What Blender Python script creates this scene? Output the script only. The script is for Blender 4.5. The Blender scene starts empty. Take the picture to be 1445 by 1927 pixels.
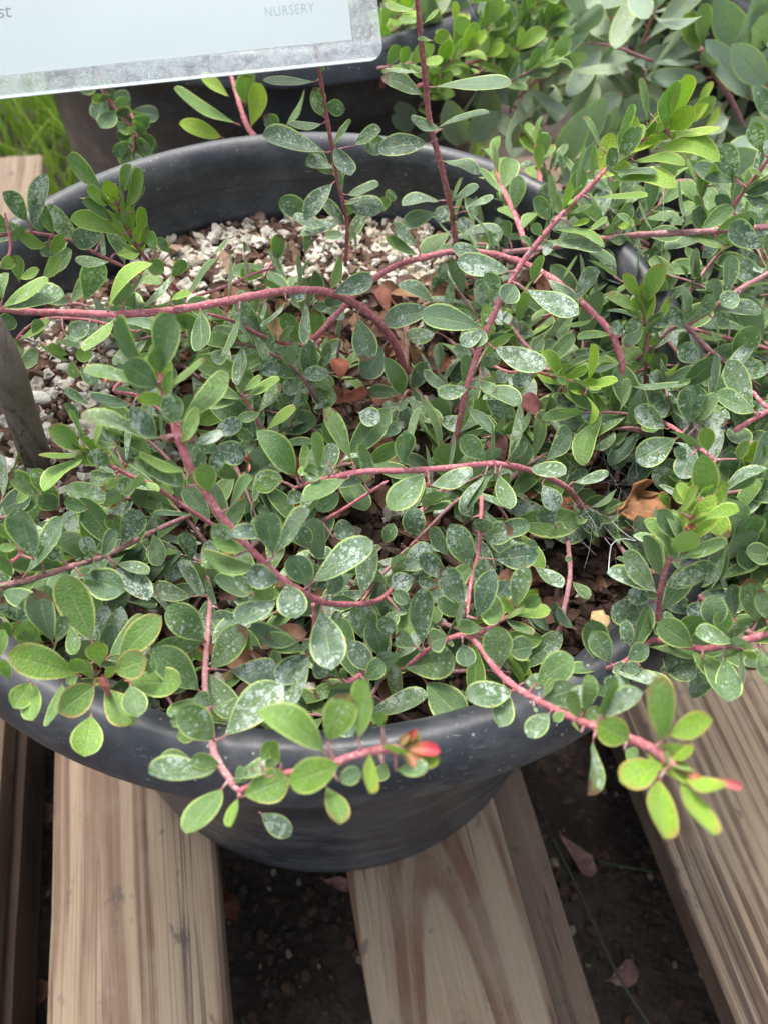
import bpy, math, random
import numpy as np
from mathutils import Vector, Matrix, noise
random.seed(7); rng = np.random.default_rng(7)
SC = bpy.context.scene; COL = SC.collection
# ------------------------------------------------------------------ camera
P, HC, R0, F = .9425, .2062, .066, 1450.0
c0, s0 = math.cos(R0), math.sin(R0)
X0 = np.array([1, 0, 0.]); FW = np.array([0, math.cos(P), -math.sin(P)]); Y0 = np.array([0, math.sin(P), math.cos(P)])
XC = c0 * X0 + s0 * Y0; YC = c0 * Y0 - s0 * X0; CAM = np.array([0, 0, HC])
cam_d = bpy.data.cameras.new('camera'); cam = bpy.data.objects.new('camera', cam_d); COL.objects.link(cam)
M = Matrix(((XC[0], YC[0], -FW[0], 0), (XC[1], YC[1], -FW[1], 0), (XC[2], YC[2], -FW[2], HC), (0, 0, 0, 1)))
cam.matrix_world = M
cam_d.sensor_fit = 'VERTICAL'; cam_d.sensor_height = 24; cam_d.lens = 24 * F / 1927
cam_d.clip_start = .01; cam_d.clip_end = 200
cam_d.dof.use_dof = True; cam_d.dof.focus_distance = .268; cam_d.dof.aperture_fstop = cam_d.lens / 1.9
SC.camera = cam
# ------------------------------------------------------------------ light
SUN_EL, SUN_AZ = math.radians(62), math.radians(-30)      # azimuth from +Y, clockwise
w = bpy.data.worlds.new('World'); SC.world = w; w.use_nodes = True
wn = w.node_tree.nodes; sky = wn.new('ShaderNodeTexSky'); sky.sky_type = 'NISHITA'; sky.sun_disc = False
sky.sun_elevation = SUN_EL; sky.sun_rotation = SUN_AZ; sky.air_density = 1.3; sky.dust_density = 5.0
hs = wn.new('ShaderNodeHueSaturation'); hs.inputs['Saturation'].default_value = .45      # overcast: pale, nearly neutral sky
w.node_tree.links.new(sky.outputs[0], hs.inputs['Color']); w.node_tree.links.new(hs.outputs[0], wn['Background'].inputs[0]); wn['Background'].inputs[1].default_value = .15
sd = bpy.data.lights.new('sun', 'SUN'); sd.energy = 1.35; sd.angle = math.radians(16); sd.color = (1, .97, .92)
sun = bpy.data.objects.new('sun', sd); COL.objects.link(sun); sun.location = (-1, 1, 3)
dv = Vector((math.sin(SUN_AZ) * math.cos(SUN_EL), math.cos(SUN_AZ) * math.cos(SUN_EL), math.sin(SUN_EL)))
sun.rotation_euler = dv.to_track_quat('Z', 'Y').to_euler()
SC.view_settings.view_transform = 'Standard'; SC.view_settings.look = 'None'
SC.view_settings.exposure = 1.28; SC.view_settings.gamma = 1.0
# ------------------------------------------------------------------ projection helpers
def ray(x, y): return FW + XC * (x - 722.5) / F - YC * (y - 963.5) / F
def U(x, y, z): r = ray(x, y); return CAM + r * ((z - HC) / r[2])
def UD(x, y, d): return CAM + ray(x, y) * d
def PR(p):
    d = np.asarray(p, float) - CAM; z = d @ FW
    return 722.5 + F * (d @ XC) / z, 963.5 - F * (d @ YC) / z, z
def nrm(v): return v / (np.linalg.norm(v) + 1e-12)
# ------------------------------------------------------------------ material helper
class NT:
    def __init__(s, name):
        s.m = bpy.data.materials.new(name); s.m.use_nodes = True; s.t = s.m.node_tree; s.t.nodes.clear()
    def n(s, typ, **kw):
        nd = s.t.nodes.new('ShaderNode' + typ)
        for k, v in kw.items():
            if k in ('i',):
                for kk, vv in v.items(): s.set(nd, kk, vv)
            else: setattr(nd, k, v)
        return nd
    def set(s, nd, k, v):
        inp = nd.inputs[k]
        if isinstance(v, bpy.types.NodeSocket): s.t.links.new(v, inp)
        else: inp.default_value = v
    def math(s, op, a, b=None, c=None, clamp=False):
        nd = s.n('Math', operation=op); nd.use_clamp = clamp
        for k, v in enumerate((a, b, c)):
            if v is not None: s.set(nd, k, v)
        return nd.outputs[0]
    def mapr(s, v, a, b, c=0., d=1., smooth=True):
        nd = s.n('MapRange', interpolation_type='SMOOTHSTEP' if smooth else 'LINEAR')
        for k, q in enumerate((v, a, b, c, d)): s.set(nd, k, q)
        return nd.outputs[0]
    def mix(s, f, a, b, bt='MIX'):
        nd = s.n('Mix', data_type='RGBA', blend_type=bt); nd.clamp_factor = True
        s.set(nd, 0, f); s.set(nd, 6, a if not isinstance(a, tuple) else (*a[:3], 1)); s.set(nd, 7, b if not isinstance(b, tuple) else (*b[:3], 1))
        return nd.outputs[2]
    def ramp(s, f, stops, interp='LINEAR'):
        nd = s.n('ValToRGB'); cr = nd.color_ramp; cr.interpolation = interp
        while len(cr.elements) < len(stops): cr.elements.new(.5)
        for e, (p, col) in zip(cr.elements, stops): e.position = p; e.color = (*col[:3], 1)
        s.set(nd, 0, f); return nd.outputs[0]
    def noise(s, vec, scale, detail=3, rough=.55, dist=0):
        nd = s.n('TexNoise'); s.set(nd, 'Vector', vec)
        for k, v in (('Scale', scale), ('Detail', detail), ('Roughness', rough), ('Distortion', dist)): nd.inputs[k].default_value = v
        return nd.outputs[0]
    def voro(s, vec, scale, feat='F1', out=0, rand=1.0):
        nd = s.n('TexVoronoi', feature=feat); s.set(nd, 'Vector', vec); nd.inputs['Scale'].default_value = scale
        nd.inputs['Randomness'].default_value = rand
        return nd.outputs[out]
    def attr(s, name): return s.n('Attribute', attribute_name=name)
    def geo(s): return s.n('NewGeometry')
    def obj(s): return s.n('TexCoord').outputs['Object']
    def pos(s): return s.n('NewGeometry').outputs['Position']
    def vmap(s, v, scale=(1, 1, 1), loc=(0, 0, 0), rot=(0, 0, 0)):
        nd = s.n('Mapping'); s.set(nd, 0, v); nd.inputs[1].default_value = loc; nd.inputs[2].default_value = rot; nd.inputs[3].default_value = scale
        return nd.outputs[0]
    def bump(s, h, strength=.3, dist=.001, normal=None):
        nd = s.n('Bump'); nd.inputs['Strength'].default_value = strength; nd.inputs['Distance'].default_value = dist
        s.set(nd, 'Height', h)
        if normal: s.set(nd, 'Normal', normal)
        return nd.outputs[0]
    def bsdf(s, col, rough=.5, spec=.5, normal=None, **kw):
        nd = s.n('BsdfPrincipled')
        s.set(nd, 'Base Color', (*col[:3], 1) if isinstance(col, tuple) else col); s.set(nd, 'Roughness', rough)
        s.set(nd, 'Specular IOR Level', spec)
        if normal: s.set(nd, 'Normal', normal)
        for k, v in kw.items(): s.set(nd, k.replace('_', ' '), v)
        return nd.outputs[0]
    def out(s, sh):
        o = s.n('OutputMaterial'); s.t.links.new(sh, o.inputs[0]); return s.m

def mat_leaf(name, c_old=(.070, .124, .078), c_mid=(.098, .182, .060), c_yng=(.155, .285, .035), c_lime=(.27, .41, .04), dust=1.0, margin=True):
    t = NT(name); lv = t.attr('lv').outputs['Vector']; lp = t.attr('lp').outputs['Vector']; lt = t.attr('lt').outputs['Color']
    sv = t.n('SeparateXYZ'); t.set(sv, 0, lv); u, v, rn = sv.outputs[0], sv.outputs[1], sv.outputs[2]
    sc = t.n('SeparateColor'); t.set(sc, 0, lt); yth, spt, red = sc.outputs[0], sc.outputs[1], sc.outputs[2]
    au = t.math('ABSOLUTE', u)
    base = t.ramp(yth, [(0, c_old), (.35, c_mid), (.7, c_yng), (1, c_lime)])
    base = t.mix(1, base, t.ramp(rn, [(0, (.78, .82, .9)), (.5, (1, 1, 1)), (1, (1.16, 1.1, .92))]), 'MULTIPLY')
    blot = t.noise(lp, 1.6, 3)
    base = t.mix(t.mapr(blot, .4, .75, 0, .35), base, t.mix(1, base, (1.5, 1.25, .8), 'MULTIPLY'))
    ed = t.voro(lp, 9.5, 'DISTANCE_TO_EDGE')
    vein = t.mapr(ed, .0, .13, 1, 0)
    # side veins
    side = t.math('SINE', t.math('MULTIPLY', t.math('SUBTRACT', t.math('MULTIPLY', v, 1.0), t.math('MULTIPLY', au, .16)), 46.0))
    sidev = t.math('MULTIPLY', t.mapr(side, .9, 1, 0, .5), t.mapr(au, .85, .5))
    mid = t.mapr(au, .035, .1, 1, 0)
    mid = t.math('MULTIPLY', mid, t.mapr(v, .98, .6, 0, 1))
    lum = t.mix(1, base, (1.9, 1.75, 1.45), 'MULTIPLY')
    base = t.mix(t.math('MULTIPLY', t.math('MAXIMUM', t.math('MULTIPLY', vein, .6), sidev), .7), base, lum)
    base = t.mix(t.math('MULTIPLY', mid, .5), base, (.24, .31, .13))
    # hard water blotches
    n1 = t.noise(lp, 1.3, 2)
    thr = t.math('MULTIPLY', t.math('MULTIPLY', t.math('SUBTRACT', n1, .33), spt), 1.7)
    d1 = t.voro(lp, 4.6); m1 = t.math('MULTIPLY', t.mapr(t.math('SUBTRACT', d1, thr), .0, .10, 1, 0), t.mapr(t.noise(lp, 22, 2), .35, .6, .25, 1))
    ring = t.mapr(t.math('ABSOLUTE', t.math('SUBTRACT', t.math('SUBTRACT', d1, thr), .02)), 0, .05, 1, 0)
    ring = t.math('MULTIPLY', ring, t.mapr(thr, .06, .16))
    d2 = t.voro(lp, 13); m2 = t.math('MULTIPLY', t.mapr(t.math('SUBTRACT', d2, t.math('ADD', t.math('MULTIPLY', thr, .8), .02)), .0, .14, 1, 0), .8)
    sm = t.math('MAXIMUM', t.math('MAXIMUM', t.math('MULTIPLY', m1, .8), m2), ring, clamp=True)
    sm = t.math('MULTIPLY', sm, t.mapr(spt, -.05, .4))
    sm = t.math('MULTIPLY', sm, .7 * dust)
    haze = t.math('MULTIPLY', t.math('MULTIPLY', spt, t.mapr(t.noise(lp, 3.1, 4), .38, .7)), .55 * dust)
    base = t.mix(haze, base, (.36, .42, .38))
    base = t.mix(sm, base, (.62, .69, .67))
    if margin:
        mg = t.mapr(t.math('ADD', au, t.math('MULTIPLY', t.math('SUBTRACT', t.noise(lp, 12, 2), .5), .08)), .84, .95)
        mcol = t.mix(red, t.mix(yth, (.42, .54, .20), (.52, .62, .15)), (.50, .22, .10))
        base = t.mix(t.math('MULTIPLY', mg, .9), base, mcol)
        tipr = t.math('MULTIPLY', t.mapr(t.math('ADD', t.math('ADD', v, t.math('MULTIPLY', au, .25)), t.math('MULTIPLY', n1, .25)), 1.0, 1.25), red)
        base = t.mix(t.math('MULTIPLY', tipr, .6), base, (.42, .10, .06))
    brn = t.math('MULTIPLY', t.mapr(rn, .90, .91), t.mapr(t.math('ADD', v, t.math('MULTIPLY', t.math('SUBTRACT', t.noise(lp, 4, 3), .5), .5)), .84, .93))
    base = t.mix(t.math('MULTIPLY', brn, .9), base, (.13, .065, .035))
    hole = t.math('MULTIPLY', t.mapr(rn, .12, .11), t.mapr(t.noise(lp, 3.2, 3), .66, .70))
    base = t.mix(t.math('MULTIPLY', hole, .8), base, (.20, .13, .06))
    base = t.mix(t.mapr(v, .06, .14, 1, 0), base, (.33, .13, .10))
    bf = t.geo().outputs['Backfacing']
    base = t.mix(t.math('MULTIPLY', bf, .6), base, t.mix(yth, (.15, .21, .14), (.24, .34, .12)))
    h = t.math('ADD', t.math('MULTIPLY', vein, -.5), t.math('MULTIPLY', t.noise(lp, 14, 3), .9))
    h = t.math('ADD', h, t.math('MULTIPLY', mid, -.8))
    nm = t.bump(h, .55, .0005)
    p = t.bsdf(base, t.mapr(sm, 0, .6, .45, .75), .32, nm, Sheen_Weight=.12, Sheen_Roughness=.4)
    tr = t.n('BsdfTranslucent'); t.set(tr, 0, t.mix(1, base, (1.1, 1.5, .5), 'MULTIPLY'))
    ms = t.n('MixShader'); ms.inputs[0].default_value = .17; t.t.links.new(p, ms.inputs[1]); t.t.links.new(tr.outputs[0], ms.inputs[2])
    return t.out(ms.outputs[0])

def mat_stem(name, col, col2, wax=.5):
    t = NT(name); p = t.obj()
    n1 = t.noise(p, 420, 4, .7); n2 = t.noise(p, 60, 3)
    b = t.mix(t.mapr(n2, .35, .65), col, col2)
    b = t.mix(t.math('MULTIPLY', t.mapr(n1, .52, .74), wax), b, (.50, .36, .36))
    b = t.mix(t.mapr(t.noise(p, 900, 2), .55, .7, 0, .6 * wax), b, (.7, .6, .58))
    b = t.mix(t.mapr(t.noise(t.vmap(p, loc=(3, 1, 2)), 170, 5, .7), .56, .68, 0, .5), b, (.15, .055, .055))
    nm = t.bump(t.math('ADD', t.noise(p, 700, 4), t.noise(p, 220, 3)), .75, .0008)
    return t.out(t.bsdf(b, .72, .25, nm))

def mat_plastic(name):
    t = NT(name); p = t.obj()
    dirt = t.noise(p, 22, 6, .7); spk = t.voro(p, 260)
    b = t.mix(t.mapr(dirt, .42, .75, 0, .75), (.020, .023, .029), (.068, .075, .088))
    b = t.mix(t.mapr(t.noise(t.vmap(p, (1, 1, 2.5)), 26, 5, .7), .48, .66, 0, .55), b, (.095, .092, .088))
    b = t.mix(t.math('MULTIPLY', t.mapr(spk, .14, .06, 0, 1), t.mapr(t.noise(p, 30, 2), .48, .58)), b, (.3, .29, .27))
    sc1 = t.noise(t.vmap(p, (1, .05, 1), rot=(.3, .2, .7)), 900, 2); sc2 = t.noise(t.vmap(p, (.04, 1, 1), rot=(.1, .5, -.5)), 800, 2)
    scr = t.math('MAXIMUM', t.mapr(sc1, .67, .74), t.mapr(sc2, .68, .75))
    b = t.mix(t.math('MULTIPLY', scr, .45), b, (.22, .23, .25))
    h = t.math('ADD', t.noise(p, 130, 4), t.math('MULTIPLY', scr, .7))
    return t.out(t.bsdf(b, t.mapr(dirt, .3, .7, .36, .58), .5, t.bump(h, .22, .0012)))

def mat_wood(name, light, dark, seed, fine, cath, tone=1.0, arch=None, wobk=.010, sawk=.3):
    t = NT(name); p = t.obj()      # object x across, y along
    q = t.vmap(p, (1, .045, 1), (seed, seed * 1.7, 0))
    wob = t.noise(q, 9, 3)
    sx = t.n('SeparateXYZ'); t.set(sx, 0, p)
    lw = t.noise(t.vmap(p, (.8, .9, 1), (seed * 3, seed, 0)), 3.5, 2)
    xx = sx.outputs[0]
    if arch:
        ax_ = t.math('SUBTRACT', xx, arch[0]); ay_ = t.math('MULTIPLY', t.math('SUBTRACT', sx.outputs[1], arch[1]), arch[2])
        xx = t.math('SQRT', t.math('ADD', t.math('MULTIPLY', ax_, ax_), t.math('MULTIPLY', ay_, ay_)))
    x = t.math('ADD', t.math('MULTIPLY', xx, 1.0), t.math('MULTIPLY', t.math('SUBTRACT', lw, .5), cath))
    x = t.math('ADD', x, t.math('MULTIPLY', t.math('SUBTRACT', wob, .5), wobk))
    q2 = t.vmap(p, (1, .10, 1), (seed * 9, seed, 0)); patch = t.mapr(t.noise(q2, 26, 4, .6), .40, .58)
    xs = t.math('MULTIPLY', x, fine)
    ringv = t.n('CombineXYZ'); t.set(ringv, 0, xs)
    r1 = t.noise(ringv.outputs[0], 1.4, 4, .65)
    r1 = t.mapr(r1, .40, .60)
    saw = t.mapr(t.math('SINE', t.math('MULTIPLY', xs, 3.4)), -.6, 1.)
    r = t.math('ADD', t.math('MULTIPLY', r1, .5), t.math('MULTIPLY', saw, sawk))
    r = t.math('ADD', t.math('MULTIPLY', r, t.math('ADD', t.math('MULTIPLY', patch, .75), .25)), t.math('MULTIPLY', t.noise(q, 60, 4, .6), .28))
    fib = t.noise(t.vmap(p, (1, .012, 1), (seed, 0, 0)), 1300, 4, .75)
    b = t.mix(t.mapr(r, .22, .75), light, dark)
    b = t.mix(t.mapr(fib, .36, .64, 0, .5), b, t.mix(1, b, (.52, .5, .48), 'MULTIPLY'))
    pt = t.noise(t.vmap(p, (1, .5, 1), (seed, 0, 0)), 22, 5, .65)
    b = t.mix(t.mapr(pt, .42, .72, 0, .6), b, (.23, .185, .135))
    st = t.noise(t.vmap(p, (1, .5, 1), (seed * 5, 0, 0)), 70, 4, .7)
    b = t.mix(t.mapr(st, .60, .70, 0, .7), b, (.06, .05, .045))
    crk = t.noise(t.vmap(p, (1, .012, 1), (seed * 7, 0, 0)), 120, 1)
    ck = t.mapr(t.math('ABSOLUTE', t.math('SUBTRACT', crk, .5)), .0, .012, 1, 0)
    ck = t.math('MULTIPLY', ck, t.mapr(t.noise(p, 8, 1), .46, .52))
    b = t.mix(t.math('MULTIPLY', ck, .8), b, (.04, .03, .025))
    b = t.mix(1, b, (tone * .92, tone * .915, tone * .90), 'MULTIPLY')
    h = t.math('ADD', t.math('MULTIPLY', r, -.5), t.math('ADD', t.math('MULTIPLY', fib, .9), t.math('MULTIPLY', ck, -1.5)))
    return t.out(t.bsdf(b, .72, .3, t.bump(h, .45, .0012)))

def mat_attr(name, rough=.85, bscale=500, bstr=.6, mott=(.6, 1.25), spec=.25):
    t = NT(name); c = t.attr('cc').outputs['Color']; p = t.obj()
    n = t.noise(p, bscale, 4, .65)
    b = t.mix(1, c, t.ramp(n, [(.3, (mott[0],) * 3), (.7, (mott[1],) * 3)]), 'MULTIPLY')
    return t.out(t.bsdf(b, rough, spec, t.bump(n, bstr, .0008)))

MLEAF = mat_leaf('leaf_small')
MLEAFBG = mat_leaf('leaf_broad_grey', (.235, .315, .25), (.24, .33, .235), (.22, .33, .09), (.28, .40, .09), dust=.5)
MSTEM = mat_stem('stem_red', (.47, .145, .17), (.36, .11, .125), .65)
MSTEMO = mat_stem('stem_mauve', (.40, .19, .20), (.31, .14, .14), .65)
MSTEMB = mat_stem('stem_brown', (.22, .11, .085), (.15, .085, .065), .4)
MPLAS = mat_plastic('black_nursery_plastic')
MCHIP = mat_attr('bark_chip', .85, 420, .9)
MPERL = mat_attr('perlite', .9, 650, .8, (.72, 1.1))
MDRY = mat_attr('dry_leaf', .7, 260, .7, (.55, 1.3))

# ------------------------------------------------------------------ object helpers
def mesh_obj(name, V, Fc, mats, parent=None, origin=None, smooth=True, attrs=None, midx=None):
    V = np.asarray(V, float)
    po = np.array(parent['_o']) if parent is not None and '_o' in parent else np.zeros(3)
    o3 = np.array(origin if origin is not None else (po if parent is not None else (0, 0, 0)), float)
    me = bpy.data.meshes.new(name); me.from_pydata((V - o3).tolist(), [], [tuple(int(i) for i in f) for f in Fc])
    if not isinstance(mats, (list, tuple)): mats = [mats]
    for m in mats: me.materials.append(m)
    if smooth: me.polygons.foreach_set('use_smooth', [True] * len(me.polygons))
    if midx is not None: me.polygons.foreach_set('material_index', list(midx))
    for k, (typ, arr) in (attrs or {}).items():
        a = me.attributes.new(k, typ, 'POINT'); arr = np.asarray(arr, np.float32)
        a.data.foreach_set('vector' if typ == 'FLOAT_VECTOR' else 'color', arr.ravel())
    me.update()
    ob = bpy.data.objects.new(name, me); COL.objects.link(ob)
    ob.location = o3 - po
    if parent is not None: ob.parent = parent
    ob['_o'] = [float(x) for x in o3]
    return ob
def empty(name, loc):
    o = bpy.data.objects.new(name, None); COL.objects.link(o); o.location = loc; o['_o'] = [float(x) for x in loc]; o.empty_display_size = .05
    return o
def tag(o, label, cat, group=None, kind=None):
    if label: o['label'] = label
    if cat: o['category'] = cat
    if group: o['group'] = group
    if kind: o['kind'] = kind
    return o

def catmull(pts, per=6):
    pts = np.asarray(pts, float); Q = np.vstack([2 * pts[0] - pts[1], pts, 2 * pts[-1] - pts[-2]]); out = []
    for i in range(1, len(Q) - 2):
        for k in range(per):
            t = k / per
            out.append(.5 * ((2 * Q[i]) + (-Q[i - 1] + Q[i + 1]) * t + (2 * Q[i - 1] - 5 * Q[i] + 4 * Q[i + 1] - Q[i + 2]) * t * t + (-Q[i - 1] + 3 * Q[i] - 3 * Q[i + 1] + Q[i + 2]) * t ** 3))
    out.append(Q[-2]); return np.array(out)
def tube(P3, rad, n=8, bump=.0):
    P3 = np.asarray(P3, float); N = len(P3); rad = np.broadcast_to(rad, N).copy()
    V = []; Fc = []
    T = np.gradient(P3, axis=0); T /= (np.linalg.norm(T, axis=1)[:, None] + 1e-12)
    up = np.array([0, 0, 1.]) if abs(T[0][2]) < .9 else np.array([1., 0, 0]); nn = nrm(np.cross(T[0], up))
    for i in range(N):
        nn = nrm(nn - T[i] * (nn @ T[i])); b = np.cross(T[i], nn)
        for k in range(n):
            a = 2 * math.pi * k / n; rr = rad[i] * (1 + bump * (random.random() - .5))
            V.append(P3[i] + rr * (math.cos(a) * nn + math.sin(a) * b))
    for i in range(N - 1):
        for k in range(n):
            k2 = (k + 1) % n; Fc.append((i * n + k, i * n + k2, (i + 1) * n + k2, (i + 1) * n + k))
    V.append(P3[0]); V.append(P3[-1]); a, b = len(V) - 2, len(V) - 1
    for k in range(n):
        k2 = (k + 1) % n; Fc.append((a, k2, k)); Fc.append((b, (N - 1) * n + k, (N - 1) * n + k2))
    return V, Fc
class MB:
    def __init__(s): s.V = []; s.F = []; s.A = {}; s.n = 0
    def add(s, V, Fc, **attrs):
        s.V.append(np.asarray(V, float)); s.F.extend([tuple(i + s.n for i in f) for f in Fc]); s.n += len(V)
        for k, a in attrs.items(): s.A.setdefault(k, []).append(np.broadcast_to(np.asarray(a, float), (len(V), len(np.atleast_1d(a)) if np.ndim(a) == 1 else np.asarray(a).shape[1])))
    def build(s, name, mats, parent=None, origin=None, smooth=True):
        at = {k: ('FLOAT_COLOR' if k in ('cc', 'lt') else 'FLOAT_VECTOR', np.vstack(a)) for k, a in s.A.items()}
        return mesh_obj(name, np.vstack(s.V), s.F, mats, parent, origin, smooth, at)

# ------------------------------------------------------------------ leaf geometry
US = np.array([-1, -.86, -.45, 0, .45, .86, 1.]); VS = np.array([0, .045, .09, .15, .24, .36, .48, .6, .72, .82, .9, .955, .985, 1.0])
LF = [(i * 7 + k, i * 7 + k + 1, (i + 1) * 7 + k + 1, (i + 1) * 7 + k) for i in range(len(VS) - 1) for k in range(6)]
def leaf_geom(base, tip, n, W, youth=.1, spots=.5, red=0., fold=None, arch=None, shape=None, curl=0.):
    base = np.asarray(base); a = tip - base; L = np.linalg.norm(a); a = a / L; n = nrm(n - a * (n @ a)); s = np.cross(a, n)
    # side so that (u,v,n) right-handed: u x v = n -> s x a = n
    a_, b_ = (.8, .8) if shape else (random.uniform(.85, 1.2), random.uniform(.48, .68))
    sv = np.clip((VS - .075) / .925, 0, 1)
    hw = sv ** a_ * (1 - sv) ** b_ / ((a_ / (a_ + b_)) ** a_ * (b_ / (a_ + b_)) ** b_)
    hw[-1] = 0.012; hw[-2] = max(hw[-2] * .62, .03); hw[-3] *= .93
    hw = np.maximum(hw, np.where(VS < .12, .07, 0)) * W / 2
    fold = random.uniform(.1, .35) if fold is None else fold
    arch = random.uniform(-.06, .07) if arch is None else arch
    uu, vv = np.meshgrid(US, VS); H = hw[:, None]
    ph = random.random() * 6.28; wv = .03 * np.sin(vv * 9 + ph) * np.abs(uu)
    tw = random.uniform(-.25, .25) * (vv - .3)
    off = fold * (np.abs(uu) ** 1.4) * H + arch * L * 4 * vv * (1 - vv) + wv * H * 1.5 + tw * uu * H - curl * L * np.clip(vv - .55, 0, 1) ** 2 * 2.2
    Pn = base + a * (vv * L)[..., None] + s * (uu * H)[..., None] + n * off[..., None]
    V = Pn.reshape(-1, 3); r = random.random()
    lv = np.stack([uu, vv, np.full_like(uu, r)], -1).reshape(-1, 3)
    lp = np.stack([uu * H * 100 + r * 37, vv * L * 100 + r * 91, np.full_like(uu, r * 53)], -1).reshape(-1, 3)
    lt = np.tile([youth, spots, red, 1.], (len(V), 1))
    return V, LF, dict(lv=lv, lp=lp, lt=lt)

class Plant:
    """collects stems and leaves, then writes thing > branch > leaf"""
    def __init__(s, name, loc, leafmat, label, cat, group=None):
        s.root = tag(empty(name, loc), label, cat, group); s.mat = leafmat; s.br = []; s.leaves = []; s.tw = MB(); s.samp = None
    def branch(s, P3, r0, r1, mat=None, sm=6):
        C3 = catmull(P3, sm); t = np.linspace(0, 1, len(C3)); rad = (r0 + (r1 - r0) * t) * np.clip((1.02 - t) / .07, .45, 1)
        px = np.array([PR(p) for p in C3]); s.br.append(dict(C=C3, rad=rad, mat=mat or MSTEM, px=px)); return len(s.br) - 1
    def twig(s, P3, r0, r1):
        C3 = catmull(P3, 4); s.tw.add(*tube(C3, np.linspace(r0, r1, len(C3)) * np.linspace(1, .45, len(C3)), 5)); return C3
    def nearest(s, x, y, maxd):
        best = (maxd, None, None)
        for i, b in enumerate(s.br):
            if i in s.skip: continue
            d = np.hypot(b['px'][:, 0] - x, b['px'][:, 1] - y); k = int(d.argmin())
            if d[k] < best[0]: best = (d[k], i, k)
        return best
    def leaf(s, base, tip, n, W, bi=None, **kw):
        if random.random() < .22: kw.setdefault('curl', random.choice((-.25, .2, .35, .5)))
        V, Fc, A = leaf_geom(base, tip, n, W, **kw)
        q = [PR(p) for p in (base, tip)]; vis = 0
        cx = (q[0][0] + q[1][0]) / 2; cy = (q[0][1] + q[1][1]) / 2
        if 0 < cx < 1445 and 0 < cy < 1927 and q[0][2] > .02: vis = (W * np.linalg.norm(tip - base)) / (q[1][2] ** 2) * kw.get('_b', 1)
        s.leaves.append([vis * s.boost, V, Fc, A, bi, base])
    boost = 1.0; skip = ()
    def traced(s, bx, by, tx, ty, w, y, spots=None, depth=None, zdef=-.004, Lnom=.021, maxd=42, red=0., **kw):
        d, bi, k = s.nearest(bx, by, maxd)
        if bi is not None and depth is None:
            D = s.br[bi]['px'][k, 2] - .0015; B = UD(bx, by, D)
            if d < 14: B = .6 * B + .4 * s.br[bi]['C'][k]
        else:
            B = UD(bx, by, depth) if depth else U(bx, by, zdef + random.uniform(-.004, .006))
            if not depth and by > 1150 and math.hypot(B[0] + .0275, B[1] - .228) > .143: B = U(bx, by, .014)
            D = PR(B)[2]
        rt = ray(tx, ty); pl = np.linalg.norm(UD(tx, ty, D) - B)
        L = min(max(Lnom * random.uniform(.9, 1.1), pl * 1.01), pl * 1.22)
        w3 = CAM - B; A_, B_, C_ = rt @ rt, 2 * rt @ w3, w3 @ w3 - L * L; disc = B_ * B_ - 4 * A_ * C_
        if disc < 0: t = -B_ / (2 * A_)
        else: t = (-B_ - math.sqrt(disc)) / (2 * A_)
        T = CAM + rt * t; a = nrm(T - B); L = np.linalg.norm(T - B)
        cv = nrm(CAM - B); nc = nrm(cv - a * (cv @ a)); sd = np.cross(a, nc)
        Wr = L * random.uniform(.41, .50) * kw.pop('wr', 1.0); wa = w * D / F
        if wa < Wr * .42: Wr *= .8; kw.setdefault('fold', .08)
        if wa < Wr: tw = math.acos(max(wa / Wr, .06))
        else: Wr = wa; tw = 0
        tw = min(tw, 1.5)
        n1 = math.cos(tw) * nc + math.sin(tw) * sd; n2 = math.cos(tw) * nc - math.sin(tw) * sd
        n = n1 if n1[2] > n2[2] else n2
        n = nrm(n + rng.normal(0, .10 if tw < 1.1 else .03, 3))
        s.leaf(B, T, n, Wr, bi, youth=min(max(y + random.uniform(-.06, .06), 0), 1), spots=((max(0, .85 - 1.0 * y) * (.15 + random.random() * 1.1)) if spots is None else spots), red=red, **kw)
        if d >= 9 and d < maxd and bi is not None and depth is None:      # petiole reaching the stem
            s.twig([s.br[bi]['C'][k], (s.br[bi]['C'][k] + B) / 2 + (0, 0, .0003), B + a * L * .03], .0006, .0005)
    def sprig(s, P3, t0, t1, spacing, L, W=None, youth=(.1, .3), spots=.5, red=0., bi=None, up=(0, 0, 1), spread=55, droop=0., ang0=None):
        P3 = np.asarray(P3); seg = np.linalg.norm(np.diff(P3, axis=0), axis=1); cum = np.r_[0, np.cumsum(seg)]; tot = cum[-1]
        d = t0 * tot; ang = random.random() * 6.28 if ang0 is None else ang0
        while d <= t1 * tot + 1e-9:
            f = d / tot; p = np.array([np.interp(d, cum, P3[:, j]) for j in range(3)]); p2 = np.array([np.interp(min(d + .002, tot), cum, P3[:, j]) for j in range(3)])
            if d + .002 >= tot: p2 = p; p = p - nrm(P3[-1] - P3[-2]) * .002
            tg = nrm(p2 - p); r1 = nrm(np.cross(tg, (0.13, .2, 1.))); r2 = np.cross(tg, r1)
            rd = math.cos(ang) * r1 + math.sin(ang) * r2
            sp = math.radians(random.uniform(spread - 14, spread + 14)) * (1 - .55 * max(0, f - .6) / .4)
            a = nrm(math.cos(sp) * tg + math.sin(sp) * rd + np.array([0, 0, .22 - droop]))
            l = L * random.uniform(.8, 1.15) * (1 - .35 * max(0, f - .75) / .25)
            n = nrm(np.array(up) * .9 + tg * .5 - rd * .35 + rng.normal(0, .22, 3))
            y = youth[0] + (youth[1] - youth[0]) * f + random.uniform(-.07, .07)
            s.leaf(p, p + a * l, n, (W or .5) * l * random.uniform(.88, 1.12), bi, youth=min(max(y, 0), 1), spots=spots * random.random() ** 1.2 * 1.9, red=red * f)
            d += spacing * random.uniform(.8, 1.2) * (1 - .5 * f); ang += 2.4
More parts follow.
